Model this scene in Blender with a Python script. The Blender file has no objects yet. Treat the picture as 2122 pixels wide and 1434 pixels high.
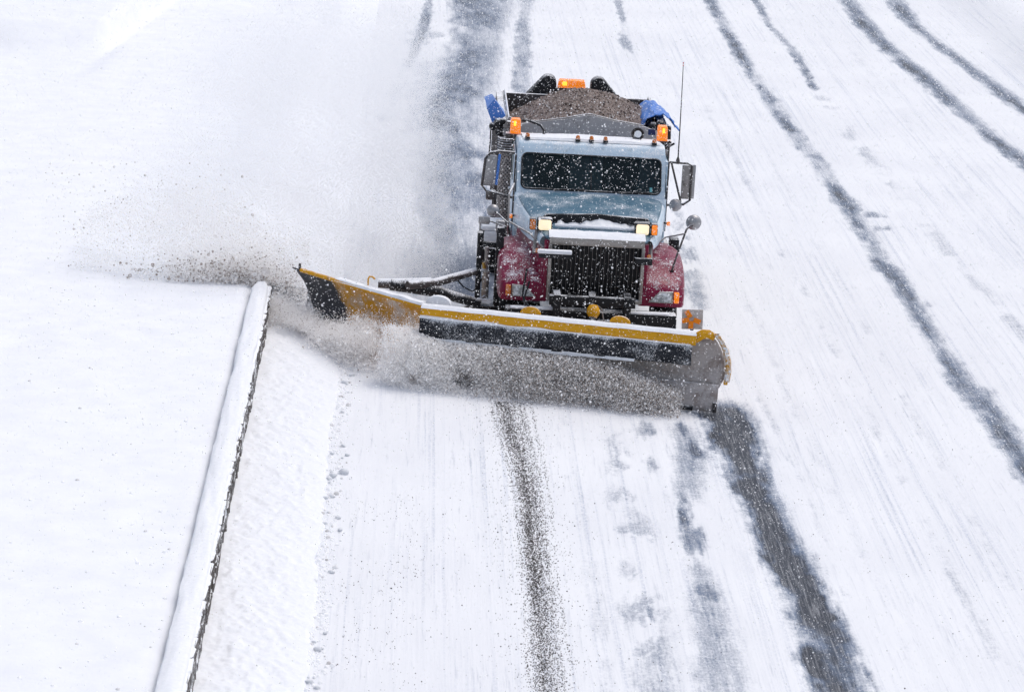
import bpy, bmesh, math, random
import numpy as np
from mathutils import Vector, Matrix, noise as mnoise
random.seed(7)
rng = np.random.default_rng(11)
sc = bpy.context.scene
col = sc.collection

# ------------------------------------------------------------------ camera, sky, sun, exposure
cam = bpy.data.cameras.new('camera')
camo = bpy.data.objects.new('camera', cam); col.objects.link(camo)
camo.location = (0, 0, 10.3)
camo.rotation_euler = (1.3211517892, -0.0551285856, -0.0255162551)
cam.sensor_fit = 'HORIZONTAL'; cam.sensor_width = 36; cam.lens = 110.27
cam.clip_start = 0.5; cam.clip_end = 3000
cam.dof.use_dof = True; cam.dof.focus_distance = 40.0; cam.dof.aperture_fstop = 4.5
sc.camera = camo

SUN_EL, SUN_AZ = math.radians(66), math.radians(55)      # azimuth from +Y towards +X
w = bpy.data.worlds.new('World'); sc.world = w; w.use_nodes = True
nt = w.node_tree; bg = nt.nodes['Background']
sky = nt.nodes.new('ShaderNodeTexSky'); sky.sky_type = 'NISHITA'; sky.sun_disc = False
sky.sun_elevation = SUN_EL; sky.sun_rotation = SUN_AZ
sky.air_density = 1.0; sky.dust_density = 4.0; sky.ozone_density = 1.0
hs = nt.nodes.new('ShaderNodeHueSaturation'); hs.inputs['Saturation'].default_value = 0.68
nt.links.new(sky.outputs[0], hs.inputs['Color']); nt.links.new(hs.outputs[0], bg.inputs['Color'])
bg.inputs['Strength'].default_value = 0.15
sd = bpy.data.lights.new('sun', 'SUN'); so = bpy.data.objects.new('sun', sd); col.objects.link(so)
sd.energy = 0.6; sd.angle = math.radians(30); sd.color = (1.0, 0.97, 0.93)
sv = Vector((math.sin(SUN_AZ)*math.cos(SUN_EL), math.cos(SUN_AZ)*math.cos(SUN_EL), math.sin(SUN_EL)))
so.rotation_euler = sv.to_track_quat('Z', 'Y').to_euler(); so.location = (0, 30, 40)
vs = sc.view_settings
vs.view_transform = 'Standard'; vs.look = 'None'; vs.gamma = 1; vs.use_curve_mapping = False
vs.exposure = 0.15
sc.cycles.max_bounces = 14; sc.cycles.diffuse_bounces = 12; sc.cycles.transmission_bounces = 8; sc.cycles.transparent_max_bounces = 12
sc.cycles.use_denoising = True

# ------------------------------------------------------------------ materials
def _mat(name):
    m = bpy.data.materials.new(name); m.use_nodes = True
    n = m.node_tree.nodes; l = m.node_tree.links
    return m, n, l, n['Principled BSDF']
def nz(n, l, vec, scale, detail=4, rough=.6, mapscale=None):
    t = n.new('ShaderNodeTexNoise'); t.inputs['Scale'].default_value = scale
    t.inputs['Detail'].default_value = detail; t.inputs['Roughness'].default_value = rough
    if mapscale:
        mp = n.new('ShaderNodeMapping'); mp.inputs['Scale'].default_value = mapscale
        l.new(vec, mp.inputs[0]); vec = mp.outputs[0]
    l.new(vec, t.inputs['Vector']); return t.outputs[0]
def ramp(n, l, v, a, b, lo=0., hi=1.):
    r = n.new('ShaderNodeMapRange'); r.interpolation_type = 'SMOOTHSTEP'
    r.inputs[1].default_value = a; r.inputs[2].default_value = b
    r.inputs[3].default_value = lo; r.inputs[4].default_value = hi
    l.new(v, r.inputs[0]); return r.outputs[0]
def mth(n, l, op, a, b=None):
    m = n.new('ShaderNodeMath'); m.operation = op
    for i, x in enumerate((a, b)):
        if x is None: continue
        if isinstance(x, (int, float)): m.inputs[i].default_value = x
        else: l.new(x, m.inputs[i])
    return m.outputs[0]
def mix(n, l, f, a, b):
    m = n.new('ShaderNodeMix'); m.data_type = 'RGBA'
    if isinstance(f, (int, float)): m.inputs[0].default_value = f
    else: l.new(f, m.inputs[0])
    for i, x in ((6, a), (7, b)):
        if isinstance(x, tuple): m.inputs[i].default_value = (*x, 1)
        else: l.new(x, m.inputs[i])
    return m.outputs[2]
SNOW = (.83, .85, .88)
def paint(name, base, rough=.45, metal=0., snow=.25, up=.45, grime=None, gamt=.3, fine=70., coarse=3.5, front=0., world=False):
    """paint or metal with grime and clinging snow grains; more snow where the surface faces up (or forward, where it drives into the snow)"""
    m, n, l, p = _mat(name)
    tc = n.new('ShaderNodeTexCoord'); o = tc.outputs['Object']
    g = n.new('ShaderNodeNewGeometry')
    if world: o = g.outputs['Position']
    sx = n.new('ShaderNodeSeparateXYZ'); l.new(g.outputs['Normal'], sx.inputs[0])
    c = base
    cn = nz(n, l, o, coarse, 5)
    if grime: c = mix(n, l, ramp(n, l, nz(n, l, o, coarse*2.3, 6, .7), .62-gamt*.35, .8-gamt*.3), base, grime)
    f = nz(n, l, o, fine, 3, .7)
    amt = mth(n, l, 'MULTIPLY', ramp(n, l, sx.outputs[2], .15, .95), up)
    if front:
        amt = mth(n, l, 'ADD', amt, mth(n, l, 'MULTIPLY', ramp(n, l, mth(n, l, 'MULTIPLY', sx.outputs[1], -1), .1, .9), front))
    amt = mth(n, l, 'ADD', amt, snow*.5)
    amt = mth(n, l, 'ADD', amt, mth(n, l, 'MULTIPLY', mth(n, l, 'SUBTRACT', cn, .5), .9))
    k = mth(n, l, 'ADD', f, mth(n, l, 'SUBTRACT', amt, .35))
    k = ramp(n, l, k, .42, .78)
    l.new(mix(n, l, k, c, SNOW), p.inputs['Base Color'])
    l.new(ramp(n, l, k, 0, .6, rough, .85), p.inputs['Roughness']); p.inputs['Specular IOR Level'].default_value = .3
    p.inputs['Metallic'].default_value = 0
    if metal: l.new(ramp(n, l, k, 0, .5, metal, 0), p.inputs['Metallic'])
    b = n.new('ShaderNodeBump'); b.inputs['Strength'].default_value = .25; b.inputs['Distance'].default_value = .01
    l.new(k, b.inputs['Height']); l.new(b.outputs[0], p.inputs['Normal'])
    return m
def snowmat(name, dirt=.0, bump=.5, scale=14.):
    m, n, l, p = _mat(name)
    tc = n.new('ShaderNodeTexCoord'); o = tc.outputs['Object']
    a = nz(n, l, o, scale, 6, .65); b2 = nz(n, l, o, scale*9, 3, .6)
    c = mix(n, l, ramp(n, l, a, .3, .7), (.85, .87, .9), (.8, .82, .86))
    if dirt: c = mix(n, l, ramp(n, l, b2, .66, .74, 0, dirt), c, (.22, .2, .19))
    l.new(c, p.inputs['Base Color']); p.inputs['Roughness'].default_value = .9
    p.inputs['Specular IOR Level'].default_value = .2
    bp = n.new('ShaderNodeBump'); bp.inputs['Strength'].default_value = bump; bp.inputs['Distance'].default_value = .03
    l.new(mth(n, l, 'ADD', a, mth(n, l, 'MULTIPLY', b2, .35)), bp.inputs['Height']); l.new(bp.outputs[0], p.inputs['Normal'])
    return m
def lamp_mat(name, base, emit, strength, hot=None, snow=.0):
    m, n, l, p = _mat(name)
    tc = n.new('ShaderNodeTexCoord'); o = tc.outputs['Object']
    f = nz(n, l, o, 45, 3, .6)
    k = ramp(n, l, mth(n, l, 'ADD', f, snow-.5), .1, .3) if snow else 0.
    l.new(mix(n, l, k, base, SNOW), p.inputs['Base Color'])
    p.inputs['Roughness'].default_value = .2
    p.inputs['Emission Color'].default_value = (*emit, 1)
    if hot:
        d = n.new('ShaderNodeVectorMath'); d.operation = 'DISTANCE'; l.new(o, d.inputs[0]); d.inputs[1].default_value = hot[:3]
        s = ramp(n, l, d.outputs['Value'], 0., hot[3], strength*hot[4], strength)
        l.new(s, p.inputs['Emission Strength'])
    else: p.inputs['Emission Strength'].default_value = strength
    return m
M = {}
M['red'] = paint('burgundy_paint', (.20, .002, .036), .3, snow=-.12, up=.36, grime=(.06, .006, .015), front=.10, coarse=5, fine=45)
M['blue'] = paint('pale_blue_paint', (.50, .63, .74), .3, snow=.3, up=.3, grime=(.34, .44, .52), fine=60)
M['hoodblue'] = paint('hood_blue_paint', (.075, .16, .23), .3, snow=.16, up=.2, grime=(.16, .26, .33), gamt=.4, fine=65, coarse=2.5)
M['black'] = paint('black_steel', (.012, .013, .016), .5, snow=.16, up=.35, fine=85)
M['rubber'] = paint('black_rubber', (.012, .014, .02), .6, snow=.5, up=.3, fine=75, coarse=2.5)
M['tyre'] = paint('tyre_rubber', (.014, .014, .015), .75, snow=.15, up=.3)
M['greymetal'] = paint('grimy_metal', (.30, .28, .27), .45, .5, snow=.2, up=.4, grime=(.13, .12, .11))
M['chrome'] = paint('grimy_chrome', (.33, .31, .29), .35, .5, snow=.22, up=.4, grime=(.2, .18, .17), gamt=.4)
M['darkmetal'] = paint('dark_metal', (.09, .08, .078), .5, .3, snow=.2, up=.5, grime=(.03, .028, .028))
M['bulk'] = paint('dump_box_steel', (.36, .35, .355), .5, .1, snow=.24, up=.3, grime=(.25, .235, .23))
M['yellow'] = paint('yellow_paint', (.70, .34, .006), .4, snow=.08, up=.3, grime=(.20, .085, .015), gamt=.2)
M['plowsteel'] = paint('scraped_plow_steel', (.52, .48, .46), .6, .0, snow=.22, up=.3, grime=(.33, .28, .255), gamt=.45, coarse=2.6, fine=40)
M['tarp'] = paint('blue_tarp', (.07, .21, .62), .5, snow=.22, up=.14, fine=13, coarse=6)
M['navy'] = paint('navy_plate', (.01, .03, .12), .4, snow=.1)
M['snow'] = snowmat('settled_snow')
M['capsnow'] = snowmat('wall_cap_snow', bump=.35, scale=18)
M['amber'] = lamp_mat('amber_lens', (.75, .2, .01), (1., .24, .01), .5, snow=.06)
M['amberdim'] = lamp_mat('amber_lens_unlit', (.55, .16, .02), (1., .25, .02), .05, snow=.08)
M['head'] = lamp_mat('lit_headlight', (.8, .72, .55), (1., .80, .48), .62)
M['lens'] = paint('headlight_lens', (.3, .32, .32), .15, snow=.62, up=.6, front=.05, fine=25, coarse=7)
M['orange'] = paint('orange_reflective_tape', (.95, .27, .01), .4, snow=.02, up=.1)
M['teal'] = paint('teal_sticker', (.12, .38, .42), .4, snow=.1)
M['redtip'] = paint('red_plastic', (.5, .02, .02), .4, snow=.0)
M['seat'] = paint('seat_fabric', (.03, .06, .055), .8, snow=-.6, up=0)
M['brass'] = paint('brass_fitting', (.45, .3, .08), .35, .6, snow=.0)
m, n, l, p = _mat('windshield_glass')
p.inputs['Base Color'].default_value = (.012, .022, .026, 1); p.inputs['Roughness'].default_value = .08
p.inputs['Specular IOR Level'].default_value = .35
tr = n.new('ShaderNodeBsdfTransparent'); tr.inputs[0].default_value = (.35, .5, .5, 1)
mx = n.new('ShaderNodeMixShader'); mx.inputs[0].default_value = .55
l.new(tr.outputs[0], mx.inputs[1]); l.new(p.outputs[0], mx.inputs[2]); l.new(mx.outputs[0], n['Material Output'].inputs[0])
M['glass'] = m
m, n, l, p = _mat('mirror_back'); p.inputs['Base Color'].default_value = (.33, .33, .34, 1); p.inputs['Metallic'].default_value = .6; p.inputs['Roughness'].default_value = .35
M['mirror'] = m
# perforated exhaust guard: small round holes, far too small to model one by one
m, n, l, p = _mat('perforated_metal')
tc = n.new('ShaderNodeTexCoord'); s = n.new('ShaderNodeSeparateXYZ'); l.new(tc.outputs['Object'], s.inputs[0])
ang = mth(n, l, 'ARCTAN2', s.outputs[0], s.outputs[1])
a = mth(n, l, 'SINE', mth(n, l, 'MULTIPLY', ang, 14)); b = mth(n, l, 'SINE', mth(n, l, 'MULTIPLY', s.outputs[2], 115))
k = ramp(n, l, mth(n, l, 'MULTIPLY', a, b), .25, .5)
l.new(mix(n, l, k, (.24, .21, .2), (.015, .014, .014)), p.inputs['Base Color']); p.inputs['Roughness'].default_value = .5
M['perf'] = m
# brown road sand
m, n, l, p = _mat('road_sand')
tc = n.new('ShaderNodeTexCoord'); o = tc.outputs['Object']
c = mix(n, l, ramp(n, l, nz(n, l, o, 5, 5), .35, .7), (.42, .345, .315), (.25, .195, .17))
c = mix(n, l, ramp(n, l, nz(n, l, o, 26, 3, .7), .52, .66), c, (.50, .43, .39))
c = mix(n, l, ramp(n, l, nz(n, l, o, 31, 3, .7, (1.3, 1, 1)), .56, .66), c, (.06, .045, .04))
l.new(c, p.inputs['Base Color']); p.inputs['Roughness'].default_value = .95
bp = n.new('ShaderNodeBump'); bp.inputs['Strength'].default_value = 1; bp.inputs['Distance'].default_value = .08
l.new(nz(n, l, o, 26, 4, .7), bp.inputs['Height']); l.new(bp.outputs[0], p.inputs['Normal'])
M['sand'] = m
# wing blade: yellow paint worn to dark steel towards its outer end
m = paint('worn_wing_paint', (.66, .31, .01), .45, snow=.55, up=.3, grime=(.56, .40, .27), gamt=.5, coarse=2.2)
n = m.node_tree.nodes; l = m.node_tree.links; p = n['Principled BSDF']
src = p.inputs['Base Color'].links[0].from_socket
at = n.new('ShaderNodeAttribute'); at.attribute_name = 'wear'
tc = n.new('ShaderNodeTexCoord')
k = ramp(n, l, mth(n, l, 'ADD', at.outputs['Fac'], mth(n, l, 'MULTIPLY', mth(n, l, 'SUBTRACT', nz(n, l, tc.outputs['Object'], 5, 5), .5), .5)), .38, .55)
l.new(mix(n, l, k, src, (.045, .047, .055)), p.inputs['Base Color'])
M['wing'] = m
# rough dark stone with plastered snow
M['stone'] = paint('dark_wall_stone', (.07, .06, .055), .85, snow=.56, up=.6, grime=(.03, .027, .025), fine=14, coarse=1.5, world=True)

# ------------------------------------------------------------------ mesh helpers
class MB:
    def __init__(s): s.v = []; s.f = []
    def add(s, vs, fs):
        o = len(s.v); s.v += [tuple(x) for x in vs]; s.f += [tuple(i+o for i in f) for f in fs]; return s
    def box(s, c, d, rot=None):
        R = rot or Matrix.Identity(3)
        pts = [Vector(c)+R@Vector((x*d[0]/2, y*d[1]/2, z*d[2]/2)) for z in (-1, 1) for y in (-1, 1) for x in (-1, 1)]
        return s.add(pts, [(0, 2, 3, 1), (4, 5, 7, 6), (0, 1, 5, 4), (2, 6, 7, 3), (0, 4, 6, 2), (1, 3, 7, 5)])
    def tube(s, pts, r, n=10, caps=True):
        pts = [Vector(p) for p in pts]; rs = r if isinstance(r, (list, tuple)) else [r]*len(pts)
        rings = []; up = None
        for i, p in enumerate(pts):
            t = (pts[min(i+1, len(pts)-1)]-pts[max(i-1, 0)]).normalized()
            if up is None:
                up = Vector((0, 0, 1)) if abs(t.z) < .9 else Vector((1, 0, 0))
            a = t.cross(up).normalized(); up = a.cross(t).normalized()
            rings.append([p+(a*math.cos(2*math.pi*k/n)+up*math.sin(2*math.pi*k/n))*rs[i] for k in range(n)])
        vs = [q for ring in rings for q in ring]; fs = []
        for i in range(len(rings)-1):
            for k in range(n):
                fs.append((i*n+k, i*n+(k+1) % n, (i+1)*n+(k+1) % n, (i+1)*n+k))
        if caps: fs += [tuple(range(n))[::-1], tuple((len(rings)-1)*n+k for k in range(n))]
        return s.add(vs, fs)
    def prism(s, poly, y0, y1, axis='Y'):
        """polygon in X-Z pushed along Y (axis Y), or in Y-Z pushed along X (axis X)"""
        n = len(poly); f = (lambda p, t: (p[0], t, p[1])) if axis == 'Y' else (lambda p, t: (t, p[0], p[1]))
        vs = [f(p, y0) for p in poly]+[f(p, y1) for p in poly]
        fs = [tuple(range(n)), tuple(range(2*n-1, n-1, -1))]+[(i, (i+1) % n, n+(i+1) % n, n+i)[::-1] for i in range(n)]
        return s.add(vs, fs)
    def grid(s, rows):
        n = len(rows[0]); vs = [q for r in rows for q in r]
        return s.add(vs, [(i*n+k, i*n+k+1, (i+1)*n+k+1, (i+1)*n+k) for i in range(len(rows)-1) for k in range(n-1)])
    def lathe(s, prof, c, axis, n=20):
        """profile of (radius, offset) spun about AXIS through C"""
        ax = Vector(axis).normalized(); a = ax.orthogonal().normalized(); b = ax.cross(a); c = Vector(c)
        rows = [[c+ax*o+(a*math.cos(2*math.pi*k/n)+b*math.sin(2*math.pi*k/n))*r for k in range(n+1)] for r, o in prof]
        return s.grid(rows)
    def build(s, name, mat, parent=None, bevel=0, smooth=False, seg=2, loc=None, solid=0):
        bm = bmesh.new()
        vs = [bm.verts.new(v) for v in s.v]
        for f in s.f:
            try: bm.faces.new([vs[i] for i in f])
            except ValueError: pass
        bmesh.ops.remove_doubles(bm, verts=bm.verts, dist=1e-5)
        bmesh.ops.recalc_face_normals(bm, faces=bm.faces)
        if bevel:
            es = [e for e in bm.edges if len(e.link_faces) == 2 and e.calc_face_angle(0) > .5]
            if es: bmesh.ops.bevel(bm, geom=es, offset=bevel, segments=seg, affect='EDGES', profile=.6, clamp_overlap=True)
        me = bpy.data.meshes.new(name); bm.to_mesh(me); bm.free()
        if smooth or bevel:
            me.polygons.foreach_set('use_smooth', [True]*len(me.polygons))
            me.set_sharp_from_angle(angle=math.radians(42))
        o = bpy.data.objects.new(name, me); col.objects.link(o)
        if mat is not None: me.materials.append(M[mat] if isinstance(mat, str) else mat)
        if parent is not None: o.parent = parent
        if loc: o.location = loc
        if solid:
            sm = o.modifiers.new('thickness', 'SOLIDIFY'); sm.thickness = solid; sm.offset = 0
        return o
def tag(o, label=None, cat=None, group=None, kind=None):
    for k, v in (('label', label), ('category', cat), ('group', group), ('kind', kind)):
        if v: o[k] = v
    return o
def vnoise(x, y, seed=0):
    """smooth value noise on numpy arrays"""
    xi = np.floor(x).astype(np.int64); yi = np.floor(y).astype(np.int64); fx = x-xi; fy = y-yi
    fx = fx*fx*(3-2*fx); fy = fy*fy*(3-2*fy)
    def h(a, b):
        k = (a*374761393+b*668265263+seed*974711) & 0xffffffff
        k = ((k ^ (k >> 13))*1274126177) & 0xffffffff
        return ((k ^ (k >> 16)) & 0xffff)/65535.
    return (h(xi, yi)*(1-fx)+h(xi+1, yi)*fx)*(1-fy)+(h(xi, yi+1)*(1-fx)+h(xi+1, yi+1)*fx)*fy
def fbm(x, y, seed=0, o=4):
    r = 0; a = .5; t = 0
    for i in range(o):
        r = r+a*vnoise(x*2**i, y*2**i, seed+i*17); t += a; a *= .55
    return r/t
def sstep(a, b, x):
    t = np.clip((x-a)/(b-a), 0, 1); return t*t*(3-2*t)
def np_grid(name, X, Y, Z, mat, attrs=None):
    r, c = X.shape; co = np.stack([X, Y, Z], -1).reshape(-1, 3)
    i = np.arange(r*c).reshape(r, c)
    f = np.stack([i[:-1, :-1], i[:-1, 1:], i[1:, 1:], i[1:, :-1]], -1).reshape(-1, 4)
    me = bpy.data.meshes.new(name)
    me.vertices.add(len(co)); me.vertices.foreach_set('co', co.ravel())
    me.loops.add(f.size); me.loops.foreach_set('vertex_index', f.ravel().astype(np.int32))
    me.polygons.add(len(f)); me.polygons.foreach_set('loop_start', (np.arange(len(f))*4).astype(np.int32))
    me.polygons.foreach_set('use_smooth', np.ones(len(f), bool))
    me.update(calc_edges=True)
    for k, v in (attrs or {}).items():
        a = me.attributes.new(k, 'FLOAT', 'POINT'); a.data.foreach_set('value', v.ravel().astype(np.float32))
    me.materials.append(mat)
    o = bpy.data.objects.new(name, me); col.objects.link(o); return o

# ------------------------------------------------------------------ ground, road, snow field
CX, YF = 2.525, 39.22           # truck origin on the road: below the middle of its front fenders
TR = {'A': [(1.95, 82), (1.83, 73.06), (1.67, 68.5), (1.24, 63.14), (0.91, 58.55), (0.8, 53.69), (0.8, 49.58), (0.9, 45.98), (1., 42.86)],
 'A2': [(1.65, 82), (1.57, 72.97), (1.51, 68.45), (1.34, 63.17), (1.26, 57.12), (1.28, 52.52), (1.3, 47.84), (1.3, 44)],
 'B': [(3.2, 83), (2.99, 78.62), (2.77, 73.4), (2.51, 67.4), (2.31, 61.7), (2.21, 56.88)],
 'C': [(.55, 83), (0.5, 77.65), (0.48, 72.57), (0.39, 68.78), (0.22, 65.32), (-0.0, 62.46)],
 'D': [(0.29, 68.04), (0.06, 62.78), (-0.15, 59.31), (-0.29, 56.2), (-0.41, 52.95)],
 'D2': [(0.66, 68.16), (0.4, 62.89), (0.22, 59.41), (0.11, 56.3), (0.0, 53.06)],
 'E': [(5.3, 84), (5.17, 78.55), (4.98, 74.2), (4.87, 69.59), (4.64, 64.82)],
 'F': [(8.4, 84), (8.4, 79.79), (8.39, 75.44), (8.3, 70.75), (8.43, 67.98), (8.4, 65.37), (8.29, 62.34)],
 'F2': [(8.29, 62.34), (8.39, 58.59), (8.47, 53.91), (8.56, 49.53), (8.7, 46.1), (8.86, 42.55), (8.9, 36)],
 'G': [(7.24, 75.02), (7.18, 71.1), (7.19, 68.26), (7.22, 64.39), (7.26, 60.92), (7.32, 57.3), (7.41, 54.97), (7.42, 53.01), (7.47, 50.79), (7.49, 48.56), (7.45, 46.66), (7.51, 45.53), (7.48, 43.41), (7.48, 42.28), (7.5, 40.94), (7.49, 39.68), (7.61, 38.51), (7.62, 37.17), (7.62, 35.81), (7.61, 34.35), (7.6, 26)],
 'H': [(10.9, 90), (10.81, 80.72), (10.73, 76.29), (10.61, 72.28), (10.66, 68.71), (10.82, 65.5), (10.97, 62.56), (11.11, 58.83), (11.31, 55.75), (11.44, 52.95), (11.5, 40)],
 'I': [(12.2, 90), (12.13, 81.23), (11.99, 76.74), (11.8, 72.68), (11.97, 68.79), (12.18, 64.98), (12.38, 61.56), (12.53, 58.46), (12.6, 44)],
 'J': [(1.47, 38.01), (1.54, 36.16), (1.61, 34.75), (1.64, 33.26), (1.63, 31.55), (1.63, 29.99), (1.63, 28.57), (1.6, 24)],
 'K': [(4.14, 38.2), (4.2, 36.61), (4.23, 34.59), (4.29, 32.77), (4.37, 31.13), (4.39, 29.62), (4.38, 28.37), (4.33, 24)],
 'M': [(4.67, 38.94), (4.8, 35.66), (4.81, 32.85), (4.81, 30.42), (4.77, 26)],
 'M2': [(5.05, 44), (5.1, 36), (5.15, 32.85), (5.2, 30.42), (5.3, 25)],
 'N': [(2.81, 37.01), (2.77, 34.36), (2.76, 31.71), (2.68, 29.4), (2.57, 24)],
 'P': [(3.6, 37.2), (3.62, 35.6), (3.4, 33.8), (3.33, 32.3), (3.34, 30.6), (3.32, 29.3), (3.25, 24)],
 'S1': [(5.85, 62), (6., 40), (6.1, 24)], 'S2': [(6.55, 58), (6.6, 40), (6.6, 24)], 'S3': [(2.15, 37.5), (2.2, 30), (2.1, 24)], 'S4': [(9.8, 70), (9.7, 50), (9.9, 34)],
 'Q': [(4.45, 50), (4.43, 46.5), (4.37, 45.), (4.34, 42)]}
for k in TR:                     # lanes go on into the distance
    e = max(TR[k], key=lambda q: q[1])
    if e[1] > 71: TR[k].append((e[0]+.9, 180))
#        half width, strength, edge softness (m), along-road break-up (0 none .. 1 strong)
TP = {'A': (.42, .74, .65, .3), 'A2': (.36, .72, .55, .45), 'B': (.13, .62, .15, .3), 'C': (.08, .75, .1, .3), 'D': (.18, .42, .2, 1.),
      'D2': (.16, .45, .2, 1.), 'E': (.08, .55, .1, .6), 'F': (.08, .75, .09, .3), 'F2': (.12, .36, .25, .9), 'G': (.075, .92, .26, .5),
      'H': (.12, .92, .3, .25), 'I': (.11, .86, .3, .25), 'J': (.06, .28, .3, .4), 'K': (.19, 1.4, .3, .3), 'M': (.03, .34, .08, .9),
      'M2': (.04, .26, .12, 1.), 'N': (.14, .42, .3, 1.), 'S1': (.05, .3, .14, 1.), 'S2': (.04, .27, .1, 1.), 'S3': (.06, .26, .2, 1.), 'S4': (.08, .24, .2, 1.), 'P': (.12, .5, .3, .85), 'Q': (.1, .5, .2, 1.)}
BLOBS = [(3.08, 36.63, .14, .5, .6), (3.6, 36.8, .1, .5, .65), (3.67, 35.9, .16, .6, .75), (3.32, 33.2, .12, .9, .75), (3.36, 32.3, .13, .6, .6),
         (3.36, 30.5, .1, .4, .6), (2.72, 29.9, .08, .3, .55), (3.32, 29.3, .12, .35, .55), (3.1, 35.2, .07, .4, .5), (3.2, 28, .15, .7, .45),
         (4.43, 46.5, .18, .7, .5), (4.35, 45.0, .15, .4, .45), (4.34, 43.9, .2, .5, .5), (2.85, 35.7, .08, .3, .35), (2.8, 33.1, .08, .5, .3),
         (-.45, 46.4, .3, 1.6, .35), (.36, 44.6, .4, 2.2, .5), (-.83, 44.4, .3, 1.2, .3), (7.75, 50.2, .22, .22, .6), (7.95, 50.1, .12, .12, .5),
         (7.8, 49.2, .16, .2, .5), (7.72, 44.1, .12, .5, .5), (7.75, 39.2, .15, .5, .55)]
def road_wear(X, Y):
    wv = np.zeros_like(X)
    n1 = fbm(X*5, Y*1.6, 3, 4)-.5; n2 = fbm(X*16, Y*5, 9, 3)-.5; n3 = fbm(X*1.9+.31*Y, Y*.33-X*.8, 21, 4)+.16*(fbm(X*9, Y*.7, 23, 3)-.5); n4 = fbm(X*2.2+Y*.4+n1*1.5, Y*1.5-X*1.1+n2, 55, 4)
    n5 = fbm(X*22, Y*1.5, 88, 3)
    for k, pts in TR.items():
        hw, st, so_, br = TP[k]; pts = sorted(pts, key=lambda q: q[1]); P = np.array(pts)
        x0 = np.interp(Y, P[:, 1], P[:, 0]); hw = hw*(.55+.9*vnoise(Y*.22+hw*50, Y*0+x0[0]*3, 77)); d = np.abs(X-x0+n1*.26*np.minimum(1, hw*5)+n2*.14+(n5-.5)*.12*np.minimum(1, hw*6))
        m_ = 1-sstep(hw-so_*.4, hw+so_, d)
        m_ *= sstep(P[0, 1]-.2, P[0, 1]+.6, Y)*(1-sstep(P[-1, 1]-.8, P[-1, 1]+.4, Y))
        brk = sstep(.38, .58, n3 if br < .9 else n4*.6+n3*.4)
        m_ *= st*(1-br*(1-brk))*(1+n1*.7)
        wv = np.maximum(wv, m_)
    for x, y, rx, ry, st in BLOBS:
        d = np.sqrt(((X-x+n2*.1)/rx)**2+((Y-y+n1*.3)/ry)**2)
        wv = np.maximum(wv, st*1.15*(1-sstep(.1, 1.5, d+n1*1.1+(n5-.5)*1.6)))
    return np.clip(wv, 0, 1.35)
m, n, l, p = _mat('snow_covered_road')
tc = n.new('ShaderNodeTexCoord'); o = tc.outputs['Object']
at = n.new('ShaderNodeAttribute'); at.attribute_name = 'wear'
streak = nz(n, l, o, 1., 5, .65, (26, 1.1, 1)); streak2 = nz(n, l, o, 1., 4, .6, (7, .35, 1)); grain = nz(n, l, o, 34, 4, .75, (1, .55, 1)); cross = nz(n, l, o, 1, 4, .6, (3.2, 13, 1))
patch = nz(n, l, o, .35, 3, .5)
k = mth(n, l, 'ADD', at.outputs['Fac'], mth(n, l, 'MULTIPLY', mth(n, l, 'SUBTRACT', grain, .5), 1.0))
k = mth(n, l, 'ADD', k, mth(n, l, 'MULTIPLY', mth(n, l, 'SUBTRACT', streak, .5), .55))
k = mth(n, l, 'ADD', k, mth(n, l, 'MULTIPLY', mth(n, l, 'SUBTRACT', cross, .5), .35))
fine = nz(n, l, o, 1., 4, .65, (42, 1.6, 1))
k = mth(n, l, 'MULTIPLY', mth(n, l, 'MULTIPLY', ramp(n, l, k, .02, .9), ramp(n, l, at.outputs['Fac'], .0, .42)), ramp(n, l, fine, .3, .55, .72, 1))
core = mth(n, l, 'ADD', at.outputs['Fac'], mth(n, l, 'MULTIPLY', mth(n, l, 'SUBTRACT', nz(n, l, o, 1, 5, .7, (6, 3, 1)), .5), .9))
asph = mix(n, l, ramp(n, l, core, .55, 1.15), (.105, .15, .235), (.026, .031, .045))
asph = mix(n, l, ramp(n, l, nz(n, l, o, 60, 2, .6), .6, .74, 0, .6), asph, SNOW)
sn = mix(n, l, ramp(n, l, patch, .35, .65), (.81, .825, .85), (.775, .79, .82))
# packed, wind-scoured streaks along the lane
sn = mix(n, l, mth(n, l, 'MULTIPLY', ramp(n, l, streak, .52, .74, 0, .55), ramp(n, l, streak2, .42, .62)), sn, (.40, .43, .50))
longs = nz(n, l, o, 1., 6, .7, (13, .07, 1)); longs2 = nz(n, l, o, 1., 3, .6, (.9, .16, 1))
sn = mix(n, l, mth(n, l, 'MULTIPLY', mth(n, l, 'MULTIPLY', ramp(n, l, longs, .48, .68, 0, .6), ramp(n, l, longs2, .36, .6)), ramp(n, l, grain, .35, .6)), sn, (.36, .41, .52))
sn = mix(n, l, ramp(n, l, nz(n, l, o, 16, 3, .6, (1, .4, 1)), .71, .77, 0, .38), sn, (.22, .22, .24))
l.new(mix(n, l, k, sn, asph), p.inputs['Base Color'])
l.new(ramp(n, l, k, 0, 1, .9, .5), p.inputs['Roughness']); p.inputs['Specular IOR Level'].default_value = .25
bp = n.new('ShaderNodeBump'); bp.inputs['Strength'].default_value = .3; bp.inputs['Distance'].default_value = .03
l.new(mth(n, l, 'ADD', mth(n, l, 'SUBTRACT', mth(n, l, 'MULTIPLY', streak, .5), mth(n, l, 'MULTIPLY', k, .8)), mth(n, l, 'MULTIPLY', grain, .35)), bp.inputs['Height']); l.new(bp.outputs[0], p.inputs['Normal'])
M['road'] = m
M['field'] = snowmat('field_snow', bump=.22, scale=2.2)
M['bank'] = snowmat('ploughed_bank_snow', dirt=.18, bump=.35, scale=22)

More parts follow.
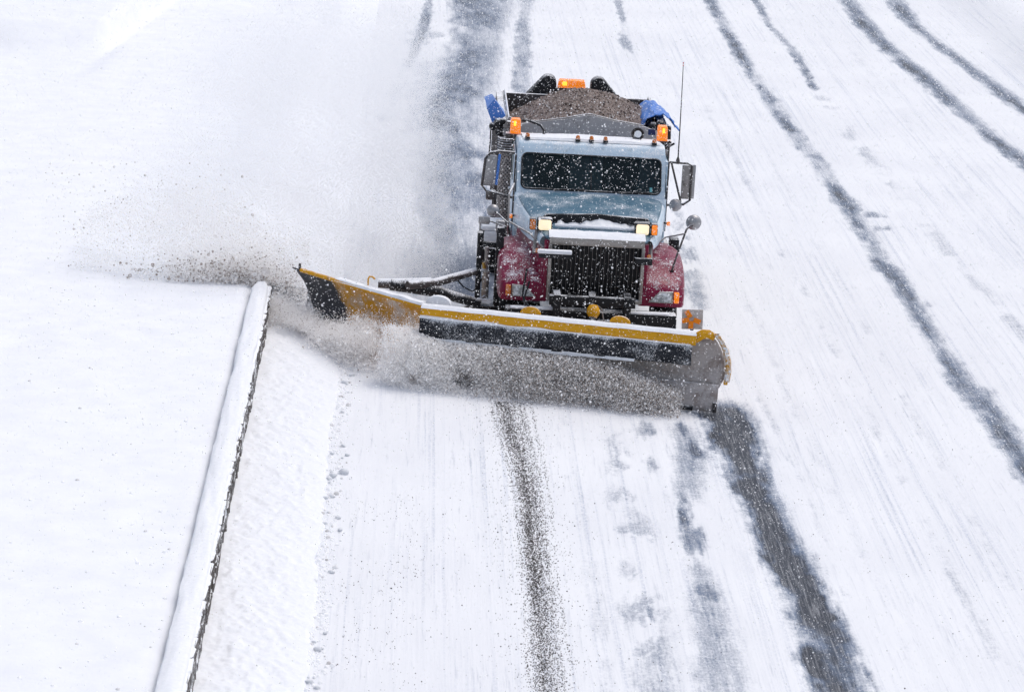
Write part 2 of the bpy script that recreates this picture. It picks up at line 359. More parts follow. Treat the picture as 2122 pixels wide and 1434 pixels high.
m_far = snowmat('far_snow', bump=.2, scale=1.)
g = MB(); 
R_ = 1500
g.add([(-R_, -200, -.06), (R_, -200, -.06), (R_, 2600, -.06), (-R_, 2600, -.06)], [(0, 1, 2, 3)])
tag(g.build('ground', m_far), kind='structure')
xs = np.concatenate([np.arange(-1.9, 6.5, .035), np.arange(6.5, 22, .07), np.arange(22, 60, 2.)])
ys = np.concatenate([np.arange(20, 48, .075), np.arange(48, 96, .15), np.arange(96, 260, 1.2)])
X, Y = np.meshgrid(xs, ys)
wr = road_wear(X, Y)
def road_z(X, Y): return (fbm(X*.6, Y*.2, 31, 3)-.5)*.05+.012*(fbm(X*9, Y*.8, 5, 3)-.5)
Z = road_z(X, Y)-wr*.02
Z += sstep(12.9, 14.5, X)*.35*(.7+.6*fbm(X*.3, Y*.15, 8, 2))            # snow thrown up beyond the far lane
tag(np_grid('road', X, Y, Z, M['road'], {'wear': wr}), kind='structure')

# left: snow field held by the low wall, falling to the road beyond the wall's end; old drifts in the distance
ys = np.concatenate([np.arange(18, 44, .12), np.arange(44, 110, .22), np.arange(110, 260, 1.5)]); s_ = np.linspace(0, 1, 130)**.6
S_, Y = np.meshgrid(s_, ys)
xm = np.where(Y < 41.1, -1.885, -1.885+1.49*sstep(41.1, 42.4, Y))
X = -26+(xm+26)*S_
Z = .50-.05*sstep(-2.0, -1.9, X)*(Y < 41.1)+.05*(fbm(X*.5, Y*.35, 41, 3)-.5)+.02*(fbm(X*3, Y*2, 43, 3)-.5)
Z = Z*(1-sstep(-2.4, -.5, X)*sstep(41., 42.5, Y))-.03*sstep(41.5, 43, Y)*sstep(-1.2, -.5, X)
# big wind drift in the distance with a scooped hollow before it
edge = 59.6+.5*np.sin(X*1.1)+.25*(X+7)+np.where(X > -5.9, (X+5.9)*9, 0)
drift = sstep(0, 1.7, Y-edge)
Z += drift*.38*(1-sstep(80, 95, Y))-.06*np.exp(-((Y-edge+1.4)/1.7)**2)
ridge = 66.5+(X+3)*(-.9)
Z += -.16*np.exp(-((Y-ridge-2)/2.2)**2)*sstep(-6, -4, X)*(1-sstep(-2.2, -1.4, X))
lip = -1.9+.6*sstep(52, 70, Y)
Z += .14*np.exp(-((X-lip)/.35)**2)*sstep(50, 56, Y)
Z += .03*sstep(.55, .75, fbm(X*2.2, Y*1.4, 61, 3))*(Y < 42)*.5
tag(np_grid('snow_field', X, Y, Z, M['field']), kind='structure')

# rough ploughed bank between wall and lane, cut off slantwise where the wing has been
ys = np.arange(19, 41.4, .028); s_ = np.linspace(0, 1, 62)
S_, Y = np.meshgrid(s_, ys)
foot = -.62+.10*(fbm(Y*.9, Y*0+3, 71, 3)-.5)+.06*(fbm(Y*5, Y*0+9, 72, 2)-.5)
X = -1.66+(foot+1.66)*S_
Z = .22*(1-S_)**.75+.06*(1-S_)*S_
lump = fbm(X*6, Y*5, 73, 4)-.5; l2 = fbm(X*17, Y*13, 75, 3)-.5
Z += (lump*.055+l2*.035)*np.minimum(1, (1-S_)*4)*np.minimum(1, S_*6+.2)
cut = 41.3-(X+1.72)*1.35+.25*lump
Z = Z*(1-sstep(-.28, .12, Y-cut))-.05*sstep(-.2, .1, Y-cut)-.03*sstep(.93, 1, S_)
tag(np_grid('snow_bank', X, Y, Z, M['bank']), kind='structure')

# ------------------------------------------------------------------ low stone wall under a rounded snow cap
wall = bpy.data.objects.new('stone_wall', None); col.objects.link(wall); wall.location = (-1.77, 41.0, 0)
tag(wall, 'low dark stone wall under a thick rounded cap of snow beside the ploughed bank', 'wall')
b = MB(); b.box((-.03, -10.6, .2), (.13, 21.0, .56)); b.build('wall_core', 'stone', wall)
def stone_mesh(i):
    bm = bmesh.new(); bmesh.ops.create_cube(bm, size=1)
    bmesh.ops.bevel(bm, geom=bm.edges[:], offset=.13, segments=1, affect='EDGES')
    for v in bm.verts: v.co += Vector([random.uniform(-.07, .07) for _ in range(3)])
    me = bpy.data.meshes.new('stone'); bm.to_mesh(me); bm.free(); me.materials.append(M['stone']); return me
stones = [stone_mesh(i) for i in range(9)]
for row, (z, h) in enumerate(((.26, .13), (.39, .12), (.505, .1))):
    y = -.1-random.random()*.2
    while y > -15.6:
        L_ = random.uniform(.16, .42)
        o = bpy.data.objects.new('stone', random.choice(stones)); col.objects.link(o); o.parent = wall
        o.location = (.088+random.uniform(-.005, .007), y-L_/2, z+random.uniform(-.012, .012)); o.scale = (.1, L_+.01, h+.02)
        y -= L_
b = MB(); rows = []
for i in range(0, 213):
    y = -i*.1+.1
    e = min(1, math.sqrt(max(0, (i+.15)/5))) if i < 5 else 1
    r_ = []
    for k in range(15):
        a = math.pi*k/14; q = mnoise.noise(Vector((k*.35, y*1.3, 2.)))*.016+mnoise.noise(Vector((k*.9, y*6, 5.)))*.006
        wob = .010*mnoise.noise(Vector((1.5, y*.6, 8.)))+.006*mnoise.noise(Vector((7, y*2.7, 1)))
        r_.append((-.005+wob-math.cos(a)*(.118*e+q)+.0, y, .555+(abs(math.sin(a))**.6)*(.07*e+q)-(.0 if 0 < k < 14 else .03)))
    rows.append(r_)
b.grid(rows); b.build('snow_cap', 'capsnow', wall, smooth=True)

# loose lumps of snow along the foot of the bank
def clump_mesh(i):
    bm = bmesh.new(); bmesh.ops.create_icosphere(bm, subdivisions=2, radius=1)
    for v in bm.verts:
        v.co *= 1+.38*mnoise.noise(v.co*1.3+Vector((i*7.1, 3, i)))+.12*mnoise.noise(v.co*4+Vector((i, i, 9)))
        v.co.z *= .72
    me = bpy.data.meshes.new('snow_lump'); bm.to_mesh(me); bm.free(); me.materials.append(M['snow'])
    me.polygons.foreach_set('use_smooth', [True]*len(me.polygons)); return me
lumps = [clump_mesh(i) for i in range(6)]
def lump(x, y, r, label, group=None):
    o = bpy.data.objects.new('snow_lump', random.choice(lumps)); col.objects.link(o)
    o.location = (x, y, r*.45+float(road_z(np.array([x]), np.array([y]))[0])); o.scale = (r*random.uniform(1, 1.5), r, r); o.rotation_euler.z = random.random()*6
    tag(o, label, 'snow lump', group)
lump(-.47, 34.17, .055, 'larger lump of snow lying farthest out on the lane, right of its twin', 'snow lumps along the bank')
lump(-.59, 34.02, .046, 'rounded snow lump just left of the lump farthest out on the lane', 'snow lumps along the bank')
for y in np.sort(rng.uniform(25.5, 39.5, 46)):
    x = -.60+rng.normal(0, .07)+.06*(y > 37)
    lump(float(x), float(y), float(rng.uniform(.012, .034)), 'small lump of snow at the foot of the ploughed bank', 'small snow lumps along the bank foot')

# ------------------------------------------------------------------ the truck
T = bpy.data.objects.new('snow_plow_truck', None); col.objects.link(T); T.location = (CX, YF, 0)
tag(T, 'burgundy and pale blue snow plough truck with yellow front plough and side wing', 'snow plough')
def B(name, mat, c, d, parent=T, bevel=.01, rot=None):
    return MB().box(c, d, rot).build(name, mat, parent, bevel)
def rr(w_, h, r, n=6):
    out = []
    for cx_, cz, a0 in ((w_/2-r, h/2-r, 0), (-w_/2+r, h/2-r, 90), (-w_/2+r, -h/2+r, 180), (w_/2-r, -h/2+r, 270)):
        out += [(cx_+r*math.cos(math.radians(a0+90*k/n)), cz+r*math.sin(math.radians(a0+90*k/n))) for k in range(n+1)]
    return out
# --- frame and running gear
f = MB()
for sx in (-.42, .42): f.box((sx, 3.5, .82), (.09, 6.9, .26))
for y in (.2, 2.2, 4.2, 5.5, 6.8): f.box((0, y, .82), (.84, .1, .2))
f.build('chassis_frame', 'black', T, .01)
def wheel(x, y, wdt=.28, r=.52):
    t = MB().lathe([(.30, -wdt/2), (r-.05, -wdt/2), (r-.01, -wdt/2+.04), (r, -wdt/4), (r, wdt/4), (r-.01, wdt/2-.04), (r-.05, wdt/2), (.30, wdt/2)], (0, 0, 0), (1, 0, 0), 40)
    for k in range(26):
        a = 2*math.pi*k/26
        for s in (-1, 1):
            t.box((s*wdt*.27, math.cos(a)*r, math.sin(a)*r), (wdt*.42, .05, .03), Matrix.Rotation(a, 3, 'X')@Matrix.Rotation(math.pi/2, 3, 'X'))
    o = t.build('wheel', 'tyre', T, smooth=True, loc=(x, y, r))
    s = 1 if x > 0 else -1
    MB().lathe([(.0, s*.06), (.08, s*.09), (.1, s*.03), (.2, 0), (.29, s*.08), (.31, s*.12), (.31, -s*.12)], (0, 0, 0), (1, 0, 0), 24).build('rim', 'greymetal', o, smooth=True)
for s in (-1, 1):
    wheel(s*1.01, .72, .29)
    for y in (5.6,):
        wheel(s*1.03, y, .26); wheel(s*.72, y, .26)
for y in (.72, 5.6): MB().tube([(-.95, y, .52), (.95, y, .52)], .07).build('axle', 'black', T, smooth=True)
# --- hood, fenders, nose
def hoodrow(d, xh, zt, zc):
    return [(xh*math.sin(t*math.pi/2)**.9 if t >= 0 else -xh*math.sin(-t*math.pi/2)**.9, d, zt+zc*(1-abs(t)**2.6)) for t in np.linspace(-1, 1, 25)]
h = MB(); h.grid([[(x+.04, y, z) for x, y, z in hoodrow(*q)] for q in ((-.06, .585, 1.735, .02), (-.03, .62, 1.755, .03), (.05, .68, 1.77, .04), (.3, .735, 1.79, .05), (.7, .80, 1.815, .06), (1.2, .88, 1.84, .075), (1.6, .935, 1.86, .085), (1.93, .965, 1.875, .09))])
hood = h.build('hood', 'hoodblue', T, smooth=True)
for s in (-1, 1):     # pale shoulders of the hood
    q = MB(); q.grid([[(.04+s*(xa), d, za), (.04+s*(xa+.035), d, za-.02), (.04+s*(xa+.055), d, za-.07), (.04+s*(xa+.05), d, zb)] for d, xa, za, zb in ((.05, .675, 1.772, 1.66), (.3, .73, 1.793, 1.63), (.7, .795, 1.818, 1.58), (1.2, .875, 1.843, 1.56), (1.93, .955, 1.878, 1.56))])
    q.build('hood_shoulder', 'blue', hood, smooth=True)
for s in (-1, 1):
    st = [(-.04, .60, 1.60, .64, 1.10, 1.05, 1.12, .93), (0.0, .62, 1.62, .66, 1.17, 1.12, 1.17, .93), (.1, .65, 1.62, .69, 1.23, 1.15, 1.195, .93), (.3, .69, 1.62, .73, 1.33, 1.16, 1.21, .94),
          (.55, .73, 1.6, .77, 1.42, 1.14, 1.215, .95), (.9, .79, 1.58, .84, 1.455, 1.12, 1.215, .95), (1.3, .86, 1.57, .91, 1.44, 1.13, 1.215, .95), (1.6, .92, 1.56, .96, 1.40, 1.14, 1.215, .95)]
    q = MB(); rows = []
    for d, xi, zi, xc, zt, xt, xo, zb in st:
        rows.append([(.02+s*x, d, z) for x, z in ((xi, zi), ((xi+xc)/2+.01, (zi+zt)/2+.06), (xc, zt+.02), (xc+.5*(xt-xc), zt+.012), (xt-.02, zt-.012), (xo-.02, zt-.07), (xo, zt-.16 if zt > 1.2 else zt-.08), (xo, zb))])
    q.grid(rows)
    fr = rows[0]; q.add(fr+[(.02+s*.60, -.04, .93)], [tuple(range(9))])
    fen = q.build('fender', 'red', T, smooth=True)
    # headlight in the fender's front: bucket, lens, indicator
    poly = [(.72, .985), (.80, 1.06), (.86, 1.125), (1.04, 1.135), (1.04, .985)] 
    poly = [(.02+s*x, z) for x, z in poly]
    hb = MB().prism([(x+(.0), z) for x, z in poly], -.062, .02).build('headlight', 'chrome', T, .006)
    cx_ = sum(a for a, _ in poly)/5; cz = sum(b_ for _, b_ in poly)/5
    MB().prism([(cx_+(a-cx_)*.86, cz+(b_-cz)*.84) for a, b_ in poly], -.07, -.05).build('lens', 'lens', hb, .006)
    MB().box((.02+s*1.085, -.045, 1.06), (.065, .07, .135)).build('turn_signal', 'amber' if s > 0 else 'amberdim', hb, .008)
# front apron between grille and fenders
for s in (-1, 1): B('nose_panel', 'red', (.04+s*.62, .03, 1.33), (.1, .12, .8), T, .02)
# grille
ge = MB()
for a in ((.04, -.07, 1.745, 1.22, .09, .10), (-.555, -.07, 1.33, .045, .08, .74), (.635, -.07, 1.33, .045, .08, .74), (-.50, -.07, .985, .12, .08, .06), (.58, -.07, .985, .12, .08, .06)):
    ge.box(a[:3], a[3:])
gr = ge.build('grille', 'chrome', T, .015)
B('grille_backing', 'black', (.04, .0, 1.33), (1.14, .04, .76), gr, 0)
for k in range(21):
    MB().box((-.49+k*.053, -.05, 1.35), (.007, .05, .68)).build('grille_bar', 'darkmetal', gr)
# black light bar with its snow, plough lights on posts
pan = MB().prism([(.04+x, z) for x, z in ((-.70, 1.79), (-.70, 1.90), (-.66, 1.955), (.0, 1.99), (.68, 1.96), (.72, 1.90), (.72, 1.79))], .5, .56).build('deflector_panel', 'black', T, .012)
sb = MB(); rows = []
for i in range(41):
    x = -.46+i*1.0/40; hh = .05+.03*mnoise.noise(Vector((i*.3, 1, 4)))+.05*math.exp(-((x-.12)/.18)**2)
    rows.append([(x, .50, 1.80+hh*1.3), (x, .44, 1.80+hh), (x, .34, 1.79+hh*.7), (x, .2, 1.80)])
sb.grid(rows).build('snow_strip', 'snow', pan, smooth=True)
MB().tube([(-.50, .27, 1.872), (.62, .27, 1.862)], .021).build('light_rail', 'snow', T, smooth=True)
for s, x0 in ((-1, -.63), (1, .63)):
    hx = x0
    MB().prism([(hx+a, 1.88+b_) for a, b_ in rr(.20, .165, .03)], .2, .34).build('plow_light', 'black', T, .01)
    pl_ = bpy.data.objects[[o.name for o in T.children if o.name.startswith('plow_light')][-1]]
    MB().prism([(hx+a, 1.88+b_) for a, b_ in rr(.165, .135, .03)], .185, .21).build('lens', 'head', pl_, .01)
    am = MB().prism([(hx+s*.155+a, 1.88+b_) for a, b_ in rr(.085, .15, .02)], .21, .32).build('turn_signal', 'black', T, .008)
    MB().prism([(hx+s*.155+a, 1.88+b_) for a, b_ in rr(.072, .13, .015)], .195, .22).build('lens', 'amber' if s > 0 else 'amberdim', am, .006)
    MB().tube([(hx+s*.10, .26, 1.8), (hx+s*.12, .12, 1.52)], [.022, .03], 8).build('light_post', 'greymetal', T, smooth=True)
    B('hood_side_reflector', 'amberdim', (hx+s*.085, -.02 if s > 0 else .05, 1.575), (.05, .05, .05), T, .01)
# snow on nose of the hood
sb = MB(); rows = []
for i in range(31):
    x = -.58+i*1.24/30; q = .012*mnoise.noise(Vector((i*.4, 8, 4)))
    rows.append([(x, .2, 1.83+q), (x, .08, 1.835+q), (x, -.04, 1.815+q), (x, -.10, 1.79)])
sb.grid(rows).build('snow_strip', 'snow', hood, smooth=True)
# small tow-mirror like brackets each side of the grille: left one carries snow
B('grille_bracket', 'black', (-.50, -.32, 1.60), (.42, .06, .07), T, .01)
B('snow_strip', 'snow', (-.51, -.33, 1.652), (.44, .09, .05), bpy.data.objects['grille_bracket'], .02)
B('grille_bracket', 'black', (.63, -.3, 1.575), (.22, .06, .085), T, .01)
for s in (-1, 1): MB().tube([(.04+s*.55, -.32, 1.58), (.04+s*.5, -.05, 1.55)], .02, 8).build('bracket_arm', 'black', T, smooth=True)
# --- cab
cab = MB()
prof = [(1.93, 1.05), (1.93, 1.86), (2.0, 1.93), (2.30, 2.46), (2.36, 2.55), (2.48, 2.575), (3.4, 2.46), (3.5, 2.40), (3.55, 1.05)]
c_ = MB(); n_ = len(prof)
HWB = lambda z: 1.02 if z < 2.0 else 1.02-.03*(z-2.0)/.6
vsL = [(.045-HWB(z), y, z) for y, z in prof]; vsR = [(.045+HWB(z), y, z) for y, z in prof]
skip = {2}          # windshield strip left open
fs = [(i, i+1, n_+i+1, n_+i) for i in range(n_-1) if i not in skip]
fs += [tuple(range(n_)), tuple(range(n_, 2*n_))[::-1]]
c_.add(vsL+vsR, fs)
cab = c_.build('cab', 'blue', T, .05, seg=3)
# windshield surround: ring between the strip's outline and a rounded opening
wz = lambda t: Vector((0, 2.0+t*.30, 1.93+t*.53))
nrm = Vector((0, -.53, .30)).normalized(); upv = Vector((0, .30, .53)).normalized(); ctr = Vector((.045, 2.15, 2.195))
def ws(a, b_, off=0.): return ctr+Vector((a, 0, 0))+upv*b_+nrm*off
inner = rr(1.87, .50, .075, 6); ang_n = len(inner)
outer = [(max(-1.0, min(1.0, a*1.35)), max(-.31, min(.31, b_*1.6))) for a, b_ in inner]
ring = MB(); ring.add([ws(*q, .004) for q in outer]+[ws(*q, .004) for q in inner]+[ws(*q, -.05) for q in inner],
    [(i, (i+1) % ang_n, ang_n+(i+1) % ang_n, ang_n+i) for i in range(ang_n)]+[(ang_n+i, ang_n+(i+1) % ang_n, 2*ang_n+(i+1) % ang_n, 2*ang_n+i) for i in range(ang_n)])
ring.build('windshield_surround', 'blue', cab)
MB().tube([ws(*q, .008) for q in inner+[inner[0]]], .013, 6).build('windshield_gasket', 'black', cab, smooth=True)
gl = MB(); gl.add([ws(*q, -.012) for q in inner], [tuple(range(ang_n))]); wsh = gl.build('windshield', 'glass', cab)
B('sticker', 'teal', ws(.81, -.19, .0), (.034, .006, .07), wsh, 0, Matrix.Rotation(-.515, 3, 'X'))
MB().tube([ws(0, -.25, -.005), ws(0, .25, -.005)], .008, 6).build('windshield_divider', 'black', cab)
for x0 in (-.5, .40):
    MB().tube([ws(x0, -.27, .03), ws(x0+.1, -.255, .045), ws(x0+.42, -.235, .03)], .009, 6).build('wiper', 'black', cab)
B('dashboard', 'black', (.045, 2.25, 1.75), (1.8, .4, .25), cab, .05)
for x in (-.45, .5):
    B('seat_back', 'seat', (x, 3.0, 1.95), (.5, .14, .72), cab, .06); B('head_rest', 'seat', (x, 2.98, 2.36), (.3, .1, .16), cab, .04)
MB().lathe([(.2+.018*math.cos(a), .018*math.sin(a)) for a in np.linspace(0, 2*math.pi, 9)], (.5, 2.52, 1.98), (0, -.55, .83), 24).build('steering_wheel', 'black', cab, smooth=True)
# white snow lying on the roof, marker lights, visor seam
sr = MB(); rows = []
for j in range(8):
    y = 2.46+j*.13; rows.append([(.045+x, y, 2.585-.117*(y-2.46)+.018*(1-abs(x)**4)+.012*mnoise.noise(Vector((x*5, y*4, 1)))) for x in np.linspace(-.93, .93, 30)])
rows = [[(x, y-.03, 2.572) for x, y, z in rows[0]]]+rows
sr.grid(rows).build('roof_snow', 'snow', cab, smooth=True)
for x in (-.825, -.146, .038, .228, .889):
    ml = MB().box((x, 2.44, 2.595), (.065, .09, .03)).build('marker_light', 'black', cab, .006)
    MB().tube([(x, 2.44, 2.60), (x, 2.44, 2.635), (x, 2.44, 2.655)], [.03, .029, .018], 10).build('lens', 'amberdim', ml, smooth=True)
for s in (-1, 1):
    dx = .045+s*1.025
    dr = B('door', 'blue', (dx, 2.78, 1.75), (.03, .95, 1.25), cab, .01)
    B('window', 'glass', (dx+s*.018, 2.85, 2.2), (.012, .7, .42), dr, .004); B('handle', 'chrome', (dx+s*.03, 3.1, 1.75), (.03, .14, .03), dr, .006)
    B('lower_cowl', 'red', (.045+s*.98, 2.75, 1.2), (.12, 1.5, .28), cab, .03)
    MB().tube([(.04+s*.995, 1.96, 1.62), (.04+s*1.05, 1.9, 1.62)], .018, 8).build('side_marker', 'black', cab)
    B('side_marker_lens', 'amber', (.045+s*1.06, 1.88, 1.62), (.045, .05, .05), cab, .01)
    B('door_hinge_strip', 'darkmetal', (.045+s*1.03, 2.08, 1.95), (.02, .05, .95), cab, .004)
# fuel tanks / battery box with snow, steps
MB().tube([(1.0, 2.3, .85), (1.0, 3.7, .85)], .3, 24).build('fuel_tank', 'chrome', T, smooth=True)
bx = B('battery_box', 'black', (-1.24, 2.25, 1.16), (.34, .6, .5), T, .04)
B('snow_strip', 'snow', (-1.24, 2.22, 1.425), (.30, .6, .07), bx, .03); B('front_face_snow', 'snow', (-1.23, 1.935, 1.27), (.25, .05, .24), bx, .02)
B('bumper_end_block', 'black', (1.17, 1.6, 1.33), (.12, .3, .34), T, .02)
# --- exhaust stack with perforated guard
st = MB().tube([(0, 0, .9), (0, 0, 2.12)], .115, 28).build('exhaust_guard', 'perf', T, smooth=True, loc=(-1.04, 3.85, 0))
ai = MB()
for k in range(6): ai.lathe([(.13, 2.12+k*.035), (.145, 2.13+k*.035), (.145, 2.148+k*.035), (.13, 2.155+k*.035)], (0, 0, 0), (0, 0, 1), 20)
ai.build('air_intake_cap', 'darkmetal', st, smooth=True)
MB().tube([(.03, 0, 2.3), (.03, 0, 2.55)], .06, 14).build('exhaust_pipe', 'darkmetal', st, smooth=True)
# --- beacons on brackets at the roof's back corners
for s, x in ((-1, -.965), (1, 1.06)):
    br = B('beacon_bracket', 'darkmetal', (x, 3.3, 2.475), (.26, .16, .03), T, .006)
    MB().prism([(x+a, 2.592+b_) for a, b_ in ((-.072, -.1), (.072, -.1), (.066, .085), (.05, .1), (-.05, .1), (-.066, .085))], 3.22, 3.38).build('beacon', 'amber', br, .012)
    B('beacon_reflector', lamp_mat('beacon_glow', (.9, .5, .05), (1, .42, .03), 1.6), (x+s*.012, 3.218, 2.635), (.035, .02, .07), br, .008)
    MB().tube([(x, 3.3, 2.46), (x, 3.4, 2.2), (x-s*.1, 3.5, 2.0)], .025, 8).build('beacon_post', 'darkmetal', br, smooth=True)
MB().tube([(-.88, 3.3, 2.67), (-.75, 3.3, 2.66), (-.62, 3.25, 2.62), (-.57, 3.2, 2.56), (-.585, 3.1, 2.45)], .02, 8).build('hose', 'black', T, smooth=True)
MB().tube([(1.07, 3.3, 2.46), (1.1, 3.2, 2.42), (1.14, 3.2, 2.48), (1.17, 3.2, 2.5)], .012, 6).build('bracket_stay', 'black', T)
MB().tube([(1.05, 3.1, 2.38), (1.22, 3.1, 2.49)], .016, 6).build('bracket_stay', 'black', T)
B('beacon_back_plate', 'black', (1.145, 3.42, 2.58), (.09, .05, .2), T, .03)
sl = MB().lathe([(0, .05), (.06, .04), (.085, 0), (.09, -.03), (.075, -.035)], (.705, 3.1, 2.60), (0, 1, 0), 24).build('work_light', 'darkmetal', T, smooth=True)
MB().lathe([(0, 0), (.05, 0)], (.708, 3.062, 2.60), (0, 1, 0), 20).build('lens', 'snow', sl)
B('work_light_bracket', 'darkmetal', (.705, 3.14, 2.54), (.05, .05, .12), sl)
B('identification_plate', 'navy', (.93, 3.5, 2.56), (.10, .02, .085), T, .003)
# --- dump box
BX, HB = .05, 1.18
MB().prism([(BX+a, b_) for a, b_ in ((-1.16, .98), (-1.16, 2.40), (-1.05, 2.47), (-.74, 2.52), (-.3, 2.59), (0, 2.66), (.06, 2.66), (.4, 2.59), (.8, 2.54), (1.05, 2.47), (1.16, 2.40), (1.16, .98))], 4.0, 4.06).build('bulkhead', 'bulk', T, .006)
bh = bpy.data.objects['bulkhead']
MB().tube([(BX+a, 4.03, b_+.008) for a, b_ in ((-.74, 2.52), (-.3, 2.59), (0, 2.66), (.06, 2.66), (.4, 2.59), (.8, 2.54))], .014, 8).build('bulkhead_rim', 'chrome', bh, smooth=True)
for s in (-1, 1):
    q = MB(); q.prism([(BX+s*a, b_) for a, b_ in ((1.10, .98), (1.16, .98), (1.2, 2.36), (1.2, 2.44), (1.08, 2.44), (1.08, 2.36))], 4.06, 6.95)
    sd_ = q.build('box_side', 'darkmetal', T, .008)
    for y in (4.5, 5.1, 5.7, 6.3, 6.85): B('side_rib', 'darkmetal', (BX+s*1.2, y, 1.7), (.06, .1, 1.3), sd_, .01)
    # hinged side board standing above the rail
    MB().prism([(BX+s*a, b_) for a, b_ in ((1.02, 2.30), (1.06, 2.30), (1.1, 2.46), (1.06, 2.46))], 4.2, 6.9).build('side_board', 'black', sd_, .004)
    MB().tube([(BX+s*1.07, 4.3, 2.472), (BX+s*1.07, 6.9, 2.472)], .012, 8).build('rail_snow', 'snow', sd_, smooth=True)
B('box_floor', 'darkmetal', (BX, 5.5, 1.0), (2.3, 2.9, .06), T, 0)
B('tailgate', 'darkmetal', (BX, 7.0, 1.75), (2.36, .07, 1.33), T, .01)
# rear corner ears, rear light bar
for s, x in ((-1, -.40), (1, .41)):
    poly = [(x-s*.15, 2.2), (x-s*.15, 2.54)]+[(x-s*.03-s*.12*math.cos(a), 2.57+.12*math.sin(a)) for a in np.linspace(0, math.pi*.8, 8)]+[(x+s*.33, 2.34), (x+s*.40, 2.2)]
    MB().prism(poly, 7.06, 7.3).build('tailgate_hood', 'black', T, .03)
B('rear_cross_bar', 'darkmetal', (.0, 7.2, 2.46), (.9, .08, .06), T, .01)
lb = MB().prism([(.0-.02+a, b_) for a, b_ in ((-.21, 2.51), (.21, 2.51), (.19, 2.63), (-.19, 2.63))], 7.06, 7.24).build('rear_light_bar', 'amber', T, .02)
B('light_bar_base', 'black', (-.02, 7.15, 2.495), (.42, .16, .03), lb, .005)
B('light_bar_lamp', lamp_mat('bar_glow', (.9, .5, .05), (1, .5, .05), 1.3), (-.13, 7.052, 2.58), (.07, .02, .06), lb, .01)
# blue tarps folded over both sides of the load
q = MB()
yl = [4.15, 4.6, 5.2, 6.0]
q.grid([[(BX-1.30+.0*k, y, 2.43+dz-.015*k), (BX-1.40, y, 2.66+dz-.02*k), (BX-1.30, y, 2.80+dz-.05*k), (BX-1.18, y, 2.62+dz-.04*k), (BX-1.13, y, 2.57+dz-.04*k)] for k, (y, dz) in enumerate(zip(yl, (0, .0, -.02, -.1)))])
fr = [(BX-1.30, 4.15, 2.43), (BX-1.40, 4.15, 2.66), (BX-1.30, 4.15, 2.80), (BX-1.13, 4.15, 2.57)]
q.add(fr, [(0, 1, 2, 3)])
tl = q.build('tarp', 'tarp', T)
q = MB(); rows = []
tp = [(.80, 2.50), (.84, 2.60), (.96, 2.69), (1.08, 2.70), (1.2, 2.62), (1.31, 2.49)]
for j in range(16):
    y = 4.15+j*.13; rows.append([])
    for k in range(21):
        f_ = k/4; a = int(min(4, f_)); f_ -= a; x = tp[a][0]+(tp[a+1][0]-tp[a][0])*f_; z = tp[a][1]+(tp[a+1][1]-tp[a][1])*f_
        rows[-1].append((BX+x+.03*mnoise.noise(Vector((x*7, y*3, 0))), y, z+.05*mnoise.noise(Vector((x*6, y*2.5, 3)))+.035*mnoise.noise(Vector((x*17, y*7, 5)))-.010*j))
q.grid(rows); q.build('tarp', 'tarp', T, smooth=True, solid=.012)
def bunch(name, pts, parent):
    q = MB()
    for x, y, z, r in pts: q.lathe([(r*math.sin(a), -r*math.cos(a)) for a in np.linspace(0, math.pi, 7)], (x, y, z), (0, .3, 1), 10)
    return q.build(name, 'black', parent, smooth=True)
bunch('tarp_roll_end', [(-1.17, 4.1, 2.47, .075), (-1.25, 4.1, 2.42, .06), (-1.12, 4.08, 2.50, .05), (-1.16, 4.1, 2.33, .06), (-1.13, 4.1, 2.40, .05)], tl)
bunch('tarp_roll_end', [(1.0, 4.1, 2.52, .075), (1.10, 4.1, 2.55, .08), (1.17, 4.1, 2.51, .07), (1.04, 4.1, 2.46, .06), (1.14, 4.1, 2.45, .06)], T)
MB().tube([(-1.28, 4.1, 2.42), (-1.28, 4.05, 2.2), (-1.29, 4.0, 1.95)], .012, 6).build('tarp_cord', 'darkmetal', T)
B('corner_post', 'greymetal', (-1.05, 4.02, 2.50), (.05, .06, .18), T, .01, Matrix.Rotation(.5, 3, 'Y'))
# --- sand load: its own thing, inside the box
sh = MB(); rows = []
for j in range(46):
    y = 4.08+j*.063; rows.append([])
    zc = 2.72-(.085 if y < 5.3 else .14)*(y-5.3)**2
    for i in range(60):
        u = -1+2*i/59; nn = mnoise.noise(Vector((u*3, y*1.6, 1)))*.035+mnoise.noise(Vector((u*9, y*6, 4)))*.024+mnoise.noise(Vector((u*25, y*18, 7)))*.014
        z = zc+.05-.40*abs(u-.08)**1.55+nn
        rows[-1].append((u*1.06, (j*.063)-1.9, max(z, 1.6)))
sh.grid(rows); so_ = sh.build('sand_heap', 'sand', None, smooth=True, loc=(CX+BX, YF+5.98, 0))
tag(so_, 'brown heap of road sand piled in the open dump box', 'sand heap')
sand_top = np.array(rows)
